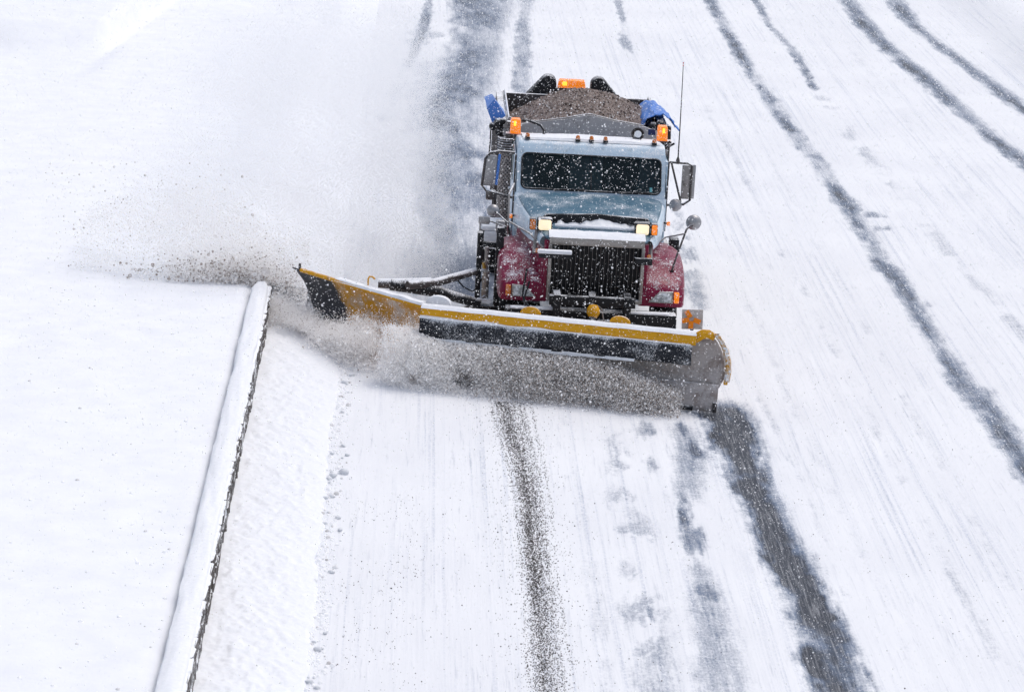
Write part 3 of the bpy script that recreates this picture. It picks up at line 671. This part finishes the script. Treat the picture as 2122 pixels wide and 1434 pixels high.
# --- mirrors
def rect_mirror(s):
    x = .02+s*1.30 if s > 0 else -1.33
    root = MB().tube([(.045+s*1.03, 2.1, 2.42), (x, 2.0, 2.43), (x+s*.06, 2.0, 2.40), (x+s*.06, 2.0, 1.93), (x-s*.02, 2.0, 1.87), (.045+s*1.03, 2.1, 1.83)], .017, 8).build('mirror_arm', 'darkmetal', T, smooth=True)
    MB().tube([(.045+s*1.06, 2.05, 2.42), (x-s*.06, 2.0, 1.9)], .014, 8).build('arm_brace', 'darkmetal', root, smooth=True)
    B('mirror_head', 'greymetal', (x-s*.01, 2.03, 2.17), (.11, .05, .46), root, .015)
    B('mirror_shell', 'mirror', (x+s*.09, 2.07, 2.17), (.06, .03, .46), root, .01)
    return root
def disc(parent, c, r, name='round_mirror'):
    return MB().lathe([(0, -.05), (r*.5, -.04), (r*.85, -.012), (r, .01), (r, .025), (0, .03)], c, (0, 1, 0), 26).build(name, 'mirror', parent, smooth=True)
mr = rect_mirror(1); disc(mr, (1.19, 1.95, 1.86), .085)
# left side: mirror seen edge-on with frame and blue stripe
ml_ = MB().tube([(-1.0, 2.1, 2.44), (-1.22, 2.0, 2.47), (-1.33, 2.0, 2.44), (-1.39, 2.0, 2.36), (-1.42, 2.0, 2.0), (-1.36, 2.0, 1.93), (-1.0, 2.1, 1.83)], .018, 8).build('mirror_arm', 'darkmetal', T, smooth=True)
B('mirror_head', 'mirror', (-1.32, 2.03, 2.2), (.16, .06, .42), ml_, .02, Matrix.Rotation(.06, 3, 'Y')); B('mirror_stripe', 'tarp', (-1.215, 2.0, 2.22), (.035, .03, .42), ml_, .01, Matrix.Rotation(.06, 3, 'Y'))
B('mirror_housing', 'darkmetal', (-1.29, 2.05, 1.86), (.14, .06, .14), ml_, .03)
MB().tube([(-1.12, 2.0, 2.38), (-1.27, 2.0, 1.98)], .011, 6).build('arm_brace', 'greymetal', ml_)
# convex mirrors on rods from the fenders
rod = MB().tube([(1.05, .3, 1.33), (1.10, .35, 1.5), (1.22, .45, 1.86), (1.26, .48, 1.90), (1.31, .5, 1.91)], .013, 8).build('fender_mirror_rod', 'darkmetal', T, smooth=True)
MB().tube([(1.20, .45, 1.8), (1.0, 1.0, 1.62), (.82, .9, 1.5)], .010, 6).build('rod_brace', 'greymetal', rod); disc(rod, (1.315, .53, 1.935), .1); MB().lathe([(0, 0), (.03, .01), (.03, .04)], (1.05, .3, 1.30), (0, 0, 1), 10).build('rod_foot', 'black', rod)
rod = MB().tube([(-.64, .0, 1.62), (-.80, .35, 1.72), (-1.08, .75, 1.79), (-1.09, .85, 2.12), (-1.02, 1.2, 2.2)], .014, 8).build('fender_mirror_rod', 'greymetal', T, smooth=True)
disc(rod, (-1.27, 1.3, 1.80), .085); MB().tube([(-1.08, .8, 1.75), (-1.25, 1.3, 1.8)], .012, 6).build('rod_brace', 'darkmetal', rod)
sm_ = B('small_mirror', 'mirror', (-1.385, 1.2, 1.69), (.15, .05, .1), rod, .02); MB().tube([(-1.33, 1.2, 1.69), (-1.1, 1.0, 1.66)], .01, 6).build('rod_brace', 'darkmetal', rod)
B('work_lamp_box', 'bulk', (-1.17, 1.2, 1.62), (.12, .12, .16), T, .02)
# antenna on the right mirror arm
an = MB().tube([(1.185, 2.0, 2.45), (1.182, 2.0, 2.9), (1.175, 2.0, 3.4), (1.168, 2.0, 3.76)], [.010, .008, .006, .005], 6).build('antenna', 'black', T, smooth=True)
MB().tube([(1.168, 2.0, 3.74), (1.167, 2.0, 3.79)], .007, 6).build('antenna_tip', 'redtip', an); MB().lathe([(.0, .0), (.03, .0), (.026, .05), (.012, .09)], (1.185, 2.0, 2.42), (0, 0, 1), 12).build('antenna_base', 'darkmetal', an, smooth=True)
# --- bumper, plough hitch and lift
bu = B('bumper', 'black', (0, -.22, .76), (2.2, .22, .26), T, .03)
for x, w_ in ((-.76, .55), (.73, .55)): B('snow_strip', 'snow', (x, -.3, .90), (w_, .09, .025), bu, .01)
hi = MB()
for x in (-.45, .0, .45): hi.box((x, -.34, .85), (.09, .3, .55))
hi.box((0, -.42, 1.05), (1.1, .1, .12)); hi.box((0, -.5, .55), (1.0, .3, .16)); hi.tube([(0, -.4, 1.06), (0, -.8, .72)], .05, 10)
for s in (-1, 1): hi.tube([(s*.6, -.3, .45), (s*.2-.1, -1.15, .34)], .055, 10); hi.tube([(s*.35, -.42, .62), (s*.8-.05, -1.0, .6)], .04, 10)
hi.build('plow_hitch', 'black', T, .006)
hit = bpy.data.objects['plow_hitch']
MB().lathe([(.0, -.09), (.05, -.08), (.085, -.02), (.085, .03), (.05, .085), (.0, .095)], (.01, -.58, .955), (0, .3, 1), 16).build('lift_knob', 'yellow', hit, smooth=True)
MB().tube([(.06, -.55, 1.03), (.12, -.5, .98), (.16, -.6, .8)], .009, 6).build('lift_chain', 'greymetal', hit); MB().box((.16, -.5, .8), (.16, .08, .06)).build('valve_block', 'darkmetal', hit, .01)
for pts in (((-.8, -.1, 1.2), (-.86, -.2, 1.0), (-.76, -.35, .85), (-.70, -.5, .75)), ((-.84, -.05, 1.35), (-.88, -.15, 1.05), (-.84, -.3, .88))):
    MB().tube(pts, .013, 8).build('hydraulic_hose', 'black', hit, smooth=True)
# --- front plough: curved blade turned to throw the snow to the left
PA, PB = Vector((-2.13, -.72, 0)), Vector((1.62, -1.58, 0)); AX = (PB-PA).normalized(); NN = Vector((AX.y, -AX.x, 0)); UL = (PB-PA).length
if NN.y > 0: NN = -NN
def pw(u, n_, z): return PA+AX*u+NN*n_+Vector((0, 0, z))
plp = [(.02, .30, 3.80), (-.05, .40, 3.845), (-.085, .52, 3.85), (-.095, .65, 3.83), (-.075, .78, 3.78), (-.03, .89, 3.72), (.04, .97, 3.64), (.1, 1.0, 3.58)]
mb = MB(); mb.grid([[pw(ue*i/40, n_, z) for i in range(41)] for n_, z, ue in plp])
plow = mb.build('front_plow', 'plowsteel', T, smooth=True, solid=.014)
mb = MB(); mb.grid([[pw(3.795*i/40, n_, z) for i in range(41)] for n_, z in ((.085, .0), (.07, .08), (.05, .2), (.035, .345))]); mb.build('cutting_edge', 'plowsteel', plow, smooth=True, solid=.02)
mb = MB(); mb.grid([[pw(3.5*i/40, n_, z) for i in range(41)] for n_, z in ((.115, .0), (.105, .055))]); mb.build('wear_bar', 'black', plow, smooth=True, solid=.02)
mb = MB(); mb.box(pw(3.77, .08, .06), (.05, .05, .13)); mb.build('edge_guard', 'darkmetal', plow, .008)
mb = MB(); 
mb.grid([[pw(3.5*i/60, n_, z) for i in range(61)] for n_, z in ((.10, 1.0), (.17, .995), (.225, .98), (.24, .93), (.235, .87), (.19, .855))])
tb = mb.build('top_bar', 'yellow', plow, smooth=True, solid=.008)
mb = MB(); rows = []
for i in range(90):
    u = .0+i*3.5/89; q = .006*mnoise.noise(Vector((u*4, 1, 1)))
    rows.append([pw(u, .09, 1.0), pw(u, .12, 1.022+q), pw(u, .19, 1.022+q), pw(u, .232, .985+q)])
mb.grid(rows).build('snow_strip', 'snow', tb, smooth=True)
mb = MB(); rows = []
for i in range(120):
    u = .0+i*3.44/119; hh = max(.004, .028-.012*u+.018*mnoise.noise(Vector((u*3, 2, 5)))); rows.append([pw(u, .238, .872+hh), pw(u, .262, .872+hh*.6), pw(u, .268, .865), pw(u, .24, .858)])
mb.grid(rows).build('snow_strip', 'snow', tb, smooth=True)
mb = MB(); rows = []
for z, n_ in ((.865, .246), (.8, .255), (.72, .262), (.615, .262)): rows.append([pw(3.46*i/80, n_+.008*math.sin(i*.5), z+(0 if z > .62 else .006*mnoise.noise(Vector((i*.2, 0, 0))))) for i in range(81)])
mb.grid(rows); flap = mb.build('rubber_flap', 'rubber', plow, smooth=True, solid=.014)
mb = MB(); rows = []
for i in range(120):
    u = .15+i*2.6/119; hh = .014+.014*mnoise.noise(Vector((u*5, 7, 2)))+.01*math.exp(-((u-1.9)/.5)**2); rows.append([pw(u, .255, .618), pw(u, .275, .622+hh*.3), pw(u, .272, .605-hh), pw(u, .25, .60-hh)])
mb.grid(rows).build('snow_strip', 'snow', flap, smooth=True)
# curled right end: yellow cap at the top and a thick rim down the end
mb = MB(); pts = [pw(3.46, .2, .95), pw(3.49, .19, 1.02), pw(3.56, .17, 1.06), pw(3.65, .14, 1.055), pw(3.73, .10, 1.0)]
q_in = [pw(3.46, .2, .87), pw(3.52, .19, .90), pw(3.58, .17, .945), pw(3.64, .14, .95), pw(3.69, .10, .92)]
mb.grid([pts, q_in]); mb.build('end_cap', 'yellow', plow, smooth=True, solid=.03)
mb = MB(); rim = [(3.72, .10, 1.0), (3.79, .05, .90), (3.845, .0, .77), (3.875, -.03, .62), (3.885, -.03, .5), (3.88, .0, .385)]
rows = [[pw(u-.03, n_+.02, z), pw(u, n_+.045, z), pw(u+.045, n_+.02, z), pw(u+.045, n_-.04, z), pw(u-.03, n_-.04, z)] for u, n_, z in rim]
mb.grid(rows); mb.build('end_rim', paint('snowed_yellow_rim', (.56, .27, .008), .4, snow=.85, up=.3, grime=(.3, .12, .02), fine=25, coarse=9), plow, smooth=True)
mb = MB(); mb.box(pw(3.875, .0, .375), (.05, .05, .06)); mb.build('rim_foot', 'yellow', plow, .008)
for u in (1.36, 2.5):      # half-round trip-spring lugs standing behind the top bar
    a_ = [pw(u+.13*math.cos(t), .02, 1.0+.085*math.sin(t)) for t in np.linspace(0, math.pi, 12)]; b_ = [q+NN*-.04 for q in a_]
    mb = MB(); mb.add(a_+b_, [tuple(range(12)), tuple(range(23, 11, -1))]+[(i, i+1, 13+i, 12+i) for i in range(11)]+[(11, 0, 12, 23)]); mb.build('spring_lug', 'yellow', plow)
a_ = [pw(.17+.16*math.cos(t), .0, 1.0+.10*math.sin(t)) for t in np.linspace(0, math.pi, 12)]; b_ = [q+NN*-.08 for q in a_]
mb = MB(); mb.add(a_+b_, [tuple(range(12)), tuple(range(23, 11, -1))]+[(i, i+1, 13+i, 12+i) for i in range(11)]+[(11, 0, 12, 23)]); mb.build('spring_lug', 'snow', plow)
ri = MB()
for u in (.4, 1.2, 2.0, 2.8, 3.5): ri.box(pw(u, -.18, .55), (.05, .14, .7), Matrix.Rotation(-.22, 3, 'Z'))
ri.box(pw(1.9, -.22, .35), (3.4, .1, .1), Matrix.Rotation(math.atan2(AX.y, AX.x), 3, 'Z')); ri.build('blade_ribs', 'yellow', plow, .006)
# grey marker plate with four orange strips behind the right end
c0 = Vector((1.245, -.9, .995)); mp_ = B('marker_plate', 'plowsteel', c0, (.265, .012, .255), plow, .003, Matrix.Rotation(-.03, 3, 'Y'))
for ang, r_, ln in ((125, .075, .10), (-18, .075, .095), (195, .075, .095), (-92, .075, .10)):
    a = math.radians(ang); mb = MB(); mb.box((c0.x-.012+math.cos(a)*r_, -.911, c0.z+.005+math.sin(a)*r_), (ln, .006, .062), Matrix.Rotation(-a, 3, 'Y')); mb.build('reflective_strip', 'orange', mp_, .006)
B('marker_post', 'black', (1.25, -.87, .8), (.04, .03, .3), plow, .005)
# --- side wing and its push arms
W0, W1 = Vector((-2.08, -.32, 0)), Vector((-3.80, 1.25, 0)); WX = (W1-W0).normalized(); WL = (W1-W0).length; WN = Vector((-WX.y, WX.x, 0))
if WN.y > 0: WN = -WN
def wg(u, n_, z): return W0+WX*u+WN*n_+Vector((0, 0, z))
NUW, prof = 40, [(.10, 0.), (.03, .14), (-.03, .32), (-.05, .52), (-.02, .70), (.06, .84), (.12, .875)]
rows = []; wearv = []
for n_, z in prof:
    r_ = []
    for i in range(NUW+1):
        t = i/NUW; ue = WL*t*(1-.20*(1-z/.875)) if True else 0
        r_.append(wg(ue, n_, z*(.98+.06*t)+.03*t))
        wearv.append(sstep(0., 1., np.array(1.9*(t-.62)+.25*(1-z/.875)*0+ .5*(.875-z)*0+ (t > .0)*0)).item())
    rows.append(r_)
wing = MB().grid(rows).build('wing_plow', 'wing', T, smooth=True, solid=.014)
me = wing.data; a = me.attributes.new('wear', 'FLOAT', 'POINT')
vals = []
for v in me.vertices:
    d_ = (v.co-W0); u = d_.x*WX.x+d_.y*WX.y; t = u/WL
    vals.append(float(np.clip(1.35*(t-.53)/.4+.55*(.72-v.co.z), 0, 1)))
a.data.foreach_set('value', vals)
mb = MB(); mb.tube([wg(.0, .12, .872), wg(WL*.5, .12, .905), wg(WL*.93, .12, .935)], .028, 10); wb = mb.build('top_pipe', 'yellow', wing, smooth=True)
mb = MB(); rows = []
for i in range(50):
    u = i*WL*.66/49; z = .895+.03*u/WL; q = .012*mnoise.noise(Vector((u*4, 3, 3))); rows.append([wg(u, .15, z), wg(u, .13, z+.03+q), wg(u, .05, z+.035+q), wg(u, -.02, z)])
mb.grid(rows).build('snow_strip', 'snow', wb, smooth=True)
mb = MB(); mb.tube([wg(WL*.45, .02, .9), wg(WL*.45, .02, 1.02), wg(WL*.44, .02, 1.055), wg(WL*.42, .02, 1.06), wg(WL*.40, .02, 1.04)], .012, 8); mb.build('lifting_hook', 'yellow', wing, smooth=True)
MB().tube([wg(WL*.97, .05, .9), wg(WL*.97, .05, 1.0)], .018, 8).build('marker_stub', 'darkmetal', wing)
MB().tube([wg(.6, -.25, .98), (-2.0, .55, .965), (-1.42, 1.0, 1.06)], [.055, .06, .05], 14).build('push_arm', 'darkmetal', wing, smooth=True)
bpy.data.objects['push_arm'].data.transform(Matrix.Identity(4))
MB().tube([wg(.85, -.2, .95), (-1.95, .5, .86), (-1.4, .6, .70)], [.075, .075, .06], 14).build('push_arm', 'black', wing, smooth=True)
MB().tube([wg(1.0, -.12, .95), (-2.25, .45, .955), (-2.05, .53, .965)], [.06, .085, .075], 14).build('arm_collar', 'darkmetal', wing, smooth=True)
MB().tube([(-1.72, .78, .98), (-1.62, .85, .86), (-1.5, .9, .79), (-1.42, 1., .84), (-1.38, 1.0, .95)], .010, 6).build('hydraulic_hose', 'black', wing, smooth=True)
# --- wing mast on the truck's right flank
ms = MB(); ms.box((-1.43, 1.0, 1.05), (.07, .14, 1.05)); ms.box((-1.17, .9, 1.1), (.10, .12, 1.15)); ms.box((-1.3, .95, .56), (.4, .25, .12)); ms.box((-1.3, .97, 1.42), (.3, .08, .07)); ms.box((-.9, .95, .62), (.6, .2, .14))
mast = ms.build('wing_mast', 'black', T, .01)
MB().tube([(-1.335, .9, .72), (-1.335, .9, 1.08)], .05, 14).build('lift_cylinder', 'chrome', mast, smooth=True); MB().tube([(-1.335, .9, 1.08), (-1.34, .9, 1.4)], .028, 12).build('cylinder_rod', 'greymetal', mast, smooth=True)
MB().tube([(-1.36, .86, 1.12), (-1.37, .86, 1.2)], .025, 8).build('hose_fitting', 'brass', mast); MB().tube([(-1.33, .85, .74), (-1.45, .8, .66), (-1.62, .7, .60)], .03, 8).build('mast_stay', 'darkmetal', mast, smooth=True)
B('snow_strip', 'snow', (-1.33, .82, .71), (.2, .1, .03), mast, .012)
B('mast_edge_snow', 'snow', (-1.121, .84, .95), (.014, .02, .8), mast, .004)

# ------------------------------------------------------------------ air-borne snow (points: each a tiny grain)
def grain_mat(name, white, dark):
    m, n, l, p = _mat(name)
    at = n.new('ShaderNodeAttribute'); at.attribute_name = 'tone'
    c = mix(n, l, at.outputs['Fac'], white, dark)
    df = n.new('ShaderNodeBsdfDiffuse'); tl_ = n.new('ShaderNodeBsdfTranslucent'); mx = n.new('ShaderNodeMixShader'); mx.inputs[0].default_value = .5
    l.new(c, df.inputs[0]); l.new(c, tl_.inputs[0]); l.new(df.outputs[0], mx.inputs[1]); l.new(tl_.outputs[0], mx.inputs[2])
    l.new(mx.outputs[0], n['Material Output'].inputs[0]); n.remove(p); return m
M['flake'] = grain_mat('snow_grains', (.99, .99, .995), (.22, .18, .155))
M['sandgrain'] = grain_mat('sand_grains', (.56, .48, .44), (.06, .045, .04))
M['gritgrain'] = grain_mat('grit_grains', (.3, .28, .27), (.06, .052, .048))
M['dirtygrain'] = grain_mat('dirty_snow_grains', (.99, .98, .97), (.30, .24, .20))
def cloud(name, P, rad, tone, mat, label=None):
    me = bpy.data.meshes.new(name); me.vertices.add(len(P)); me.vertices.foreach_set('co', P.astype(np.float32).ravel())
    for k, v in (('rad', rad), ('tone', tone)):
        a = me.attributes.new(k, 'FLOAT', 'POINT'); a.data.foreach_set('value', v.astype(np.float32))
    o = bpy.data.objects.new(name, me); col.objects.link(o)
    g = bpy.data.node_groups.new(name, 'GeometryNodeTree')
    g.interface.new_socket('Geometry', in_out='INPUT', socket_type='NodeSocketGeometry'); g.interface.new_socket('Geometry', in_out='OUTPUT', socket_type='NodeSocketGeometry')
    gi = g.nodes.new('NodeGroupInput'); go = g.nodes.new('NodeGroupOutput'); mp = g.nodes.new('GeometryNodeMeshToPoints'); na = g.nodes.new('GeometryNodeInputNamedAttribute'); smn = g.nodes.new('GeometryNodeSetMaterial')
    na.data_type = 'FLOAT'; na.inputs[0].default_value = 'rad'; smn.inputs['Material'].default_value = M[mat]
    g.links.new(gi.outputs[0], mp.inputs['Mesh']); g.links.new(na.outputs['Attribute'], mp.inputs['Radius']); g.links.new(mp.outputs[0], smn.inputs[0]); g.links.new(smn.outputs[0], go.inputs[0])
    md = o.modifiers.new('points', 'NODES'); md.node_group = g
    me.materials.append(M[mat]); o['kind'] = 'stuff'
    if label: o['label'] = label
    return o
def n3(P, s, seed):
    return .5*(fbm(P[:, 0]*s+P[:, 2]*s*.7, P[:, 1]*s*.6+P[:, 2]*s*.9, seed, 3)+fbm(P[:, 2]*s*1.2+P[:, 1]*s*.3, P[:, 0]*s*.8, seed+5, 3))
CAMP = np.array([0, 0, 10.3])
# falling snow everywhere in the air
N = 900000
P = np.stack([rng.uniform(-11, 18, N), 24+60*rng.random(N)**1.25, rng.uniform(.02, 10.5, N)], 1)
# keep the wedge of air that any near-by viewpoint looks through
yy = P[:, 1]; keep = (np.abs(P[:, 0]-yy*.055) < 3.0+yy*.19) & (P[:, 2] < 11.5-yy*.075)
P = P[keep]; rad = rng.gamma(2., .00085, len(P))+.001
cloud('falling_snow', P, rad, np.zeros(len(P)), 'flake')
def W(x, d, z): return np.stack([CX+x, YF+d, z], 1)
clouds = []
# (1) snow rolling along the front blade, sandy and grainy; thick to the left, thinning to the right
N = 230000
u = 3.4*rng.random(N)**1.85-.5*rng.random(N)**2; hgt = np.interp(u, [-.3, .4, 1.2, 2.4, 3.3], [.72, .60, .62, .55, .3])
z = hgt*rng.random(N)**1.3; nf = np.abs(rng.normal(0, .16, N))+.10+.30*rng.random(N)*(1-z/.8)
pts = np.array(PA)[None]+np.outer(u, np.array(AX))+np.outer(nf, np.array(NN)); P = W(pts[:, 0], pts[:, 1], z+.01)
k = n3(P, 2.6, 5) > rng.uniform(.30, .62, N); P = P[k]; u = u[k]
tone = (rng.random(len(P)) < np.interp(u, [-.3, .5, 1.4, 3.3], [.0, .06, .4, .5]))*rng.uniform(.3, 1, len(P))
clouds.append((P, rng.gamma(4, .00085, len(P))*np.where(rng.random(len(P)) < .12, 1.7, 1), tone))
# (2) powder in front of the wing
N = 290000
u = rng.uniform(-.3, 2.6, N); t = np.clip(u/WL, 0, 1.1)
hgt = np.interp(t, [0, .3, .6, 1.1], [.60, .56, .42, .45]); z = hgt*rng.random(N)**.9*(1+.35*rng.normal(0, .4, N)); z = np.abs(z)
nf = .12+np.abs(rng.normal(0, .28, N)); pts = np.array(W0)[None]+np.outer(u, np.array(WX))+np.outer(nf, np.array(WN)); P = W(pts[:, 0], pts[:, 1], z+.01)
k = n3(P, 1.9, 15) > rng.uniform(.34, .6, N); P = P[k]
clouds.append((P, rng.gamma(4, .00075, len(P))*np.where(rng.random(len(P)) < .08, 1.8, 1), (rng.random(len(P)) < .07)*rng.uniform(.2, 1, len(P))))
# (3) plume thrown over the wall and on to the field
N = 90000
t = rng.random(N)**1.2; x = -3.7-3.2*t; d = 1.75+.5*t+np.abs(rng.normal(0, .45+.6*t, N))
top = np.interp(t, [0, .2, .5, .8, 1], [.9, 1.25, 1.2, .95, .5]); z = .5*sstep(-4.1, -4.6, x)*0+np.where(x < -4.15, .5, .2)+top*rng.random(N)**1.4
P = W(x, d, z); k = n3(P, 1.5, 25) > rng.uniform(.3, .62, N); P = P[k]; t = t[k]; zz = P[:, 2]
low = np.exp(-((zz-.5)/.25)**2)*np.exp(-((t-.12)/.25)**2)
clouds.append((P, rng.gamma(3.5, .0010, len(P))*(1+1.2*low*rng.random(len(P))), (rng.random(len(P)) < .01+.38*low)*rng.uniform(.3, 1, len(P))))
# heavier dirty clods at the plume's root
N = 5200
t = np.abs(rng.normal(0, .3, N)); x = -4.25-2.0*t*1.2; d = 1.8+.5*rng.random(N); z = .5+np.abs(rng.normal(0, .17, N))*(1-.4*np.clip(t, 0, 1))
P = W(x, d, z); clouds.append((P, rng.gamma(2.2, .0032, N), (rng.random(N) < .38)*rng.uniform(.3, 1, N)))
# scattered specks high in the plume
N = 900
t = rng.random(N); P = W(-4.4-2.9*t, 2.0+1.2*rng.random(N), .55+1.4*rng.random(N)**1.2)
clouds.append((P, rng.gamma(2., .0026, N), rng.uniform(.0, .5, N)))
P = np.concatenate([c[0] for c in clouds]); rad = np.concatenate([c[1] for c in clouds]); tone = np.concatenate([c[2] for c in clouds])
cloud('snow_spray', P, rad, tone, 'dirtygrain')
# (4) fine powder hanging beside and behind the truck
N = 2500000
d = 1.2+24*rng.random(N)**1.2; x = -1.62-5.0*rng.random(N)**1.0*(1-.2*rng.random(N)); x -= .03*d*rng.random(N); z = 2.6*rng.random(N)**1.25*np.interp(d, [1, 4, 10, 25], [.75, 1, .9, .5])
P = W(x, d, z)
dens = n3(P, .75, 35)*.75+n3(P, 2.2, 45)*.25
fall = np.interp(x, [-7, -5., -2.6, -1.9, -1.4], [.5, .95, 1.05, .78, .35])
fall = fall*np.interp(d, [1, 3, 11, 18, 26], [.85, 1.05, 1.08, .9, .65]); k = dens*fall > rng.uniform(.30, .62, N); P = P[k]
cloud('drifting_powder', P, rng.gamma(5, .00047, len(P)), np.zeros(len(P)), 'flake')
N = 15000; a = rng.integers(0, sand_top.shape[0], N); b = rng.integers(0, sand_top.shape[1], N)
P = sand_top[a, b]+np.array([CX+BX, YF+5.98, 0])+np.stack([rng.uniform(-.018, .018, N), rng.uniform(-.03, .03, N), np.zeros(N)], 1)
cloud('sand_grains', P, rng.gamma(3, .0022, N)+.001, rng.random(N)**1.5, 'sandgrain')
# grit and sand grains dropped on the lane
N = 30000
P_ = np.array(TR['J']); y = rng.uniform(24.5, 37.6, N); w_ = np.interp(y, [25, 31, 35, 37.6], [.15, .11, .13, .16])
lanes = np.array([-.22, -.15, -.1, -.055, -.02, .02, .06, .12, .17, .26]); wt = np.array([.05, .1, .16, .18, .14, .1, .1, .09, .05, .03])
li = rng.choice(10, N, p=wt/wt.sum()); x = np.interp(y, P_[::-1, 1], P_[::-1, 0])+lanes[li]*w_/.15+rng.normal(0, .016, N)+(rng.random(N) < .12)*rng.normal(0, .22, N)
k = fbm(li*3.7+x*2, y*.8+li, 91, 4) > rng.uniform(-.25, .56, N); k &= rng.random(N) < np.interp(y, [24.5, 28, 33, 37.6], [.5, .75, 1, 1]); x = x[k]; y = y[k]
N2 = 900; x2 = rng.normal(.05, .3, N2); y2 = rng.uniform(25, 33.5, N2); k = fbm(x2*3, y2*1.1, 95, 3) > rng.uniform(.35, .6, N2); x2 = x2[k]; y2 = y2[k]
N3 = 1600; x3 = rng.uniform(-.5, 7.3, N3); y3 = rng.uniform(24.5, 40, N3); k = fbm(x3*1.3, y3*.6, 97, 3) > rng.uniform(.4, .7, N3); x3 = x3[k]; y3 = y3[k]
x = np.concatenate([x, x2, x3]); y = np.concatenate([y, y2, y3]); P = np.stack([x, y, road_z(x, y)-.02*road_wear(x, y)+.003], 1)
cloud('grit', P, rng.gamma(4, .00055, len(P))+.001, rng.uniform(.6, 1., len(P)), 'gritgrain')
# crumbs of snow along the bank's foot and on its face
N = 1100
y = rng.uniform(24, 39.5, N); x = -.60+rng.normal(0, .07, N)-.0*y; P = np.stack([x, y, road_z(x, y)+.004], 1)
cloud('snow_crumbs', P, rng.gamma(3, .0035, N), (rng.random(N) < .12)*rng.uniform(.1, .5, N), 'flake')

N = 1500
x = -2.0-8*rng.random(N)**1.3; y = 24+17*rng.random(N); cloud('field_crumbs', np.stack([x, y, .497+.05*(fbm(x*.5, y*.35, 41, 3)-.5)+.02*(fbm(x*3, y*2, 43, 3)-.5)], 1), rng.gamma(2.5, .0035, N), (rng.random(N) < .2)*.3, 'flake')
# ------------------------------------------------------------------ far things at the frame's top edge
ps = bpy.data.objects.new('marker_post', None); col.objects.link(ps); ps.location = (-3.2, 71.0, .45)
tag(ps, 'grey roadside post foot sticking out of the snow at the top edge', 'post')
MB().tube([(0, 0, -.2), (0, 0, 1.3)], .05, 12).build('post', 'darkmetal', ps, smooth=True); MB().box((0, -.055, 1.2), (.14, .01, .2)).build('reflector_plate', 'bulk', ps, .004)
bs = bpy.data.objects.new('bare_bush', None); col.objects.link(bs); bs.location = (15.75, 77.9, .25)
tag(bs, 'dark bare bush poking through the snow in the far right corner', 'bush')
tw = MB(); lf = MB()
for i in range(70):
    a = random.uniform(0, 6.28); r_ = random.uniform(.1, 1.0); h_ = random.uniform(.2, .75)*(1.1-r_*.5)
    p0 = Vector((random.uniform(-.4, .4), random.uniform(-.3, .3), -.1)); p1 = p0+Vector((math.cos(a)*r_*.5, math.sin(a)*r_*.5, h_*.6)); p2 = p1+Vector((math.cos(a+.4)*r_*.4, math.sin(a+.4)*r_*.4, h_*.4))
    tw.tube([p0, p1, p2], [.016, .010, .004], 5)
    for k in range(5):
        q = p1.lerp(p2, random.random()); lf.box(q+Vector([random.uniform(-.05, .05) for _ in range(3)]), (.07, .05, .01), Matrix.Rotation(random.random()*6, 3, 'X')@Matrix.Rotation(random.random()*6, 3, 'Z'))
tw.build('twigs', 'darkmetal', bs); o = lf.build('leaves', 'stone', bs); o['kind'] = 'stuff'
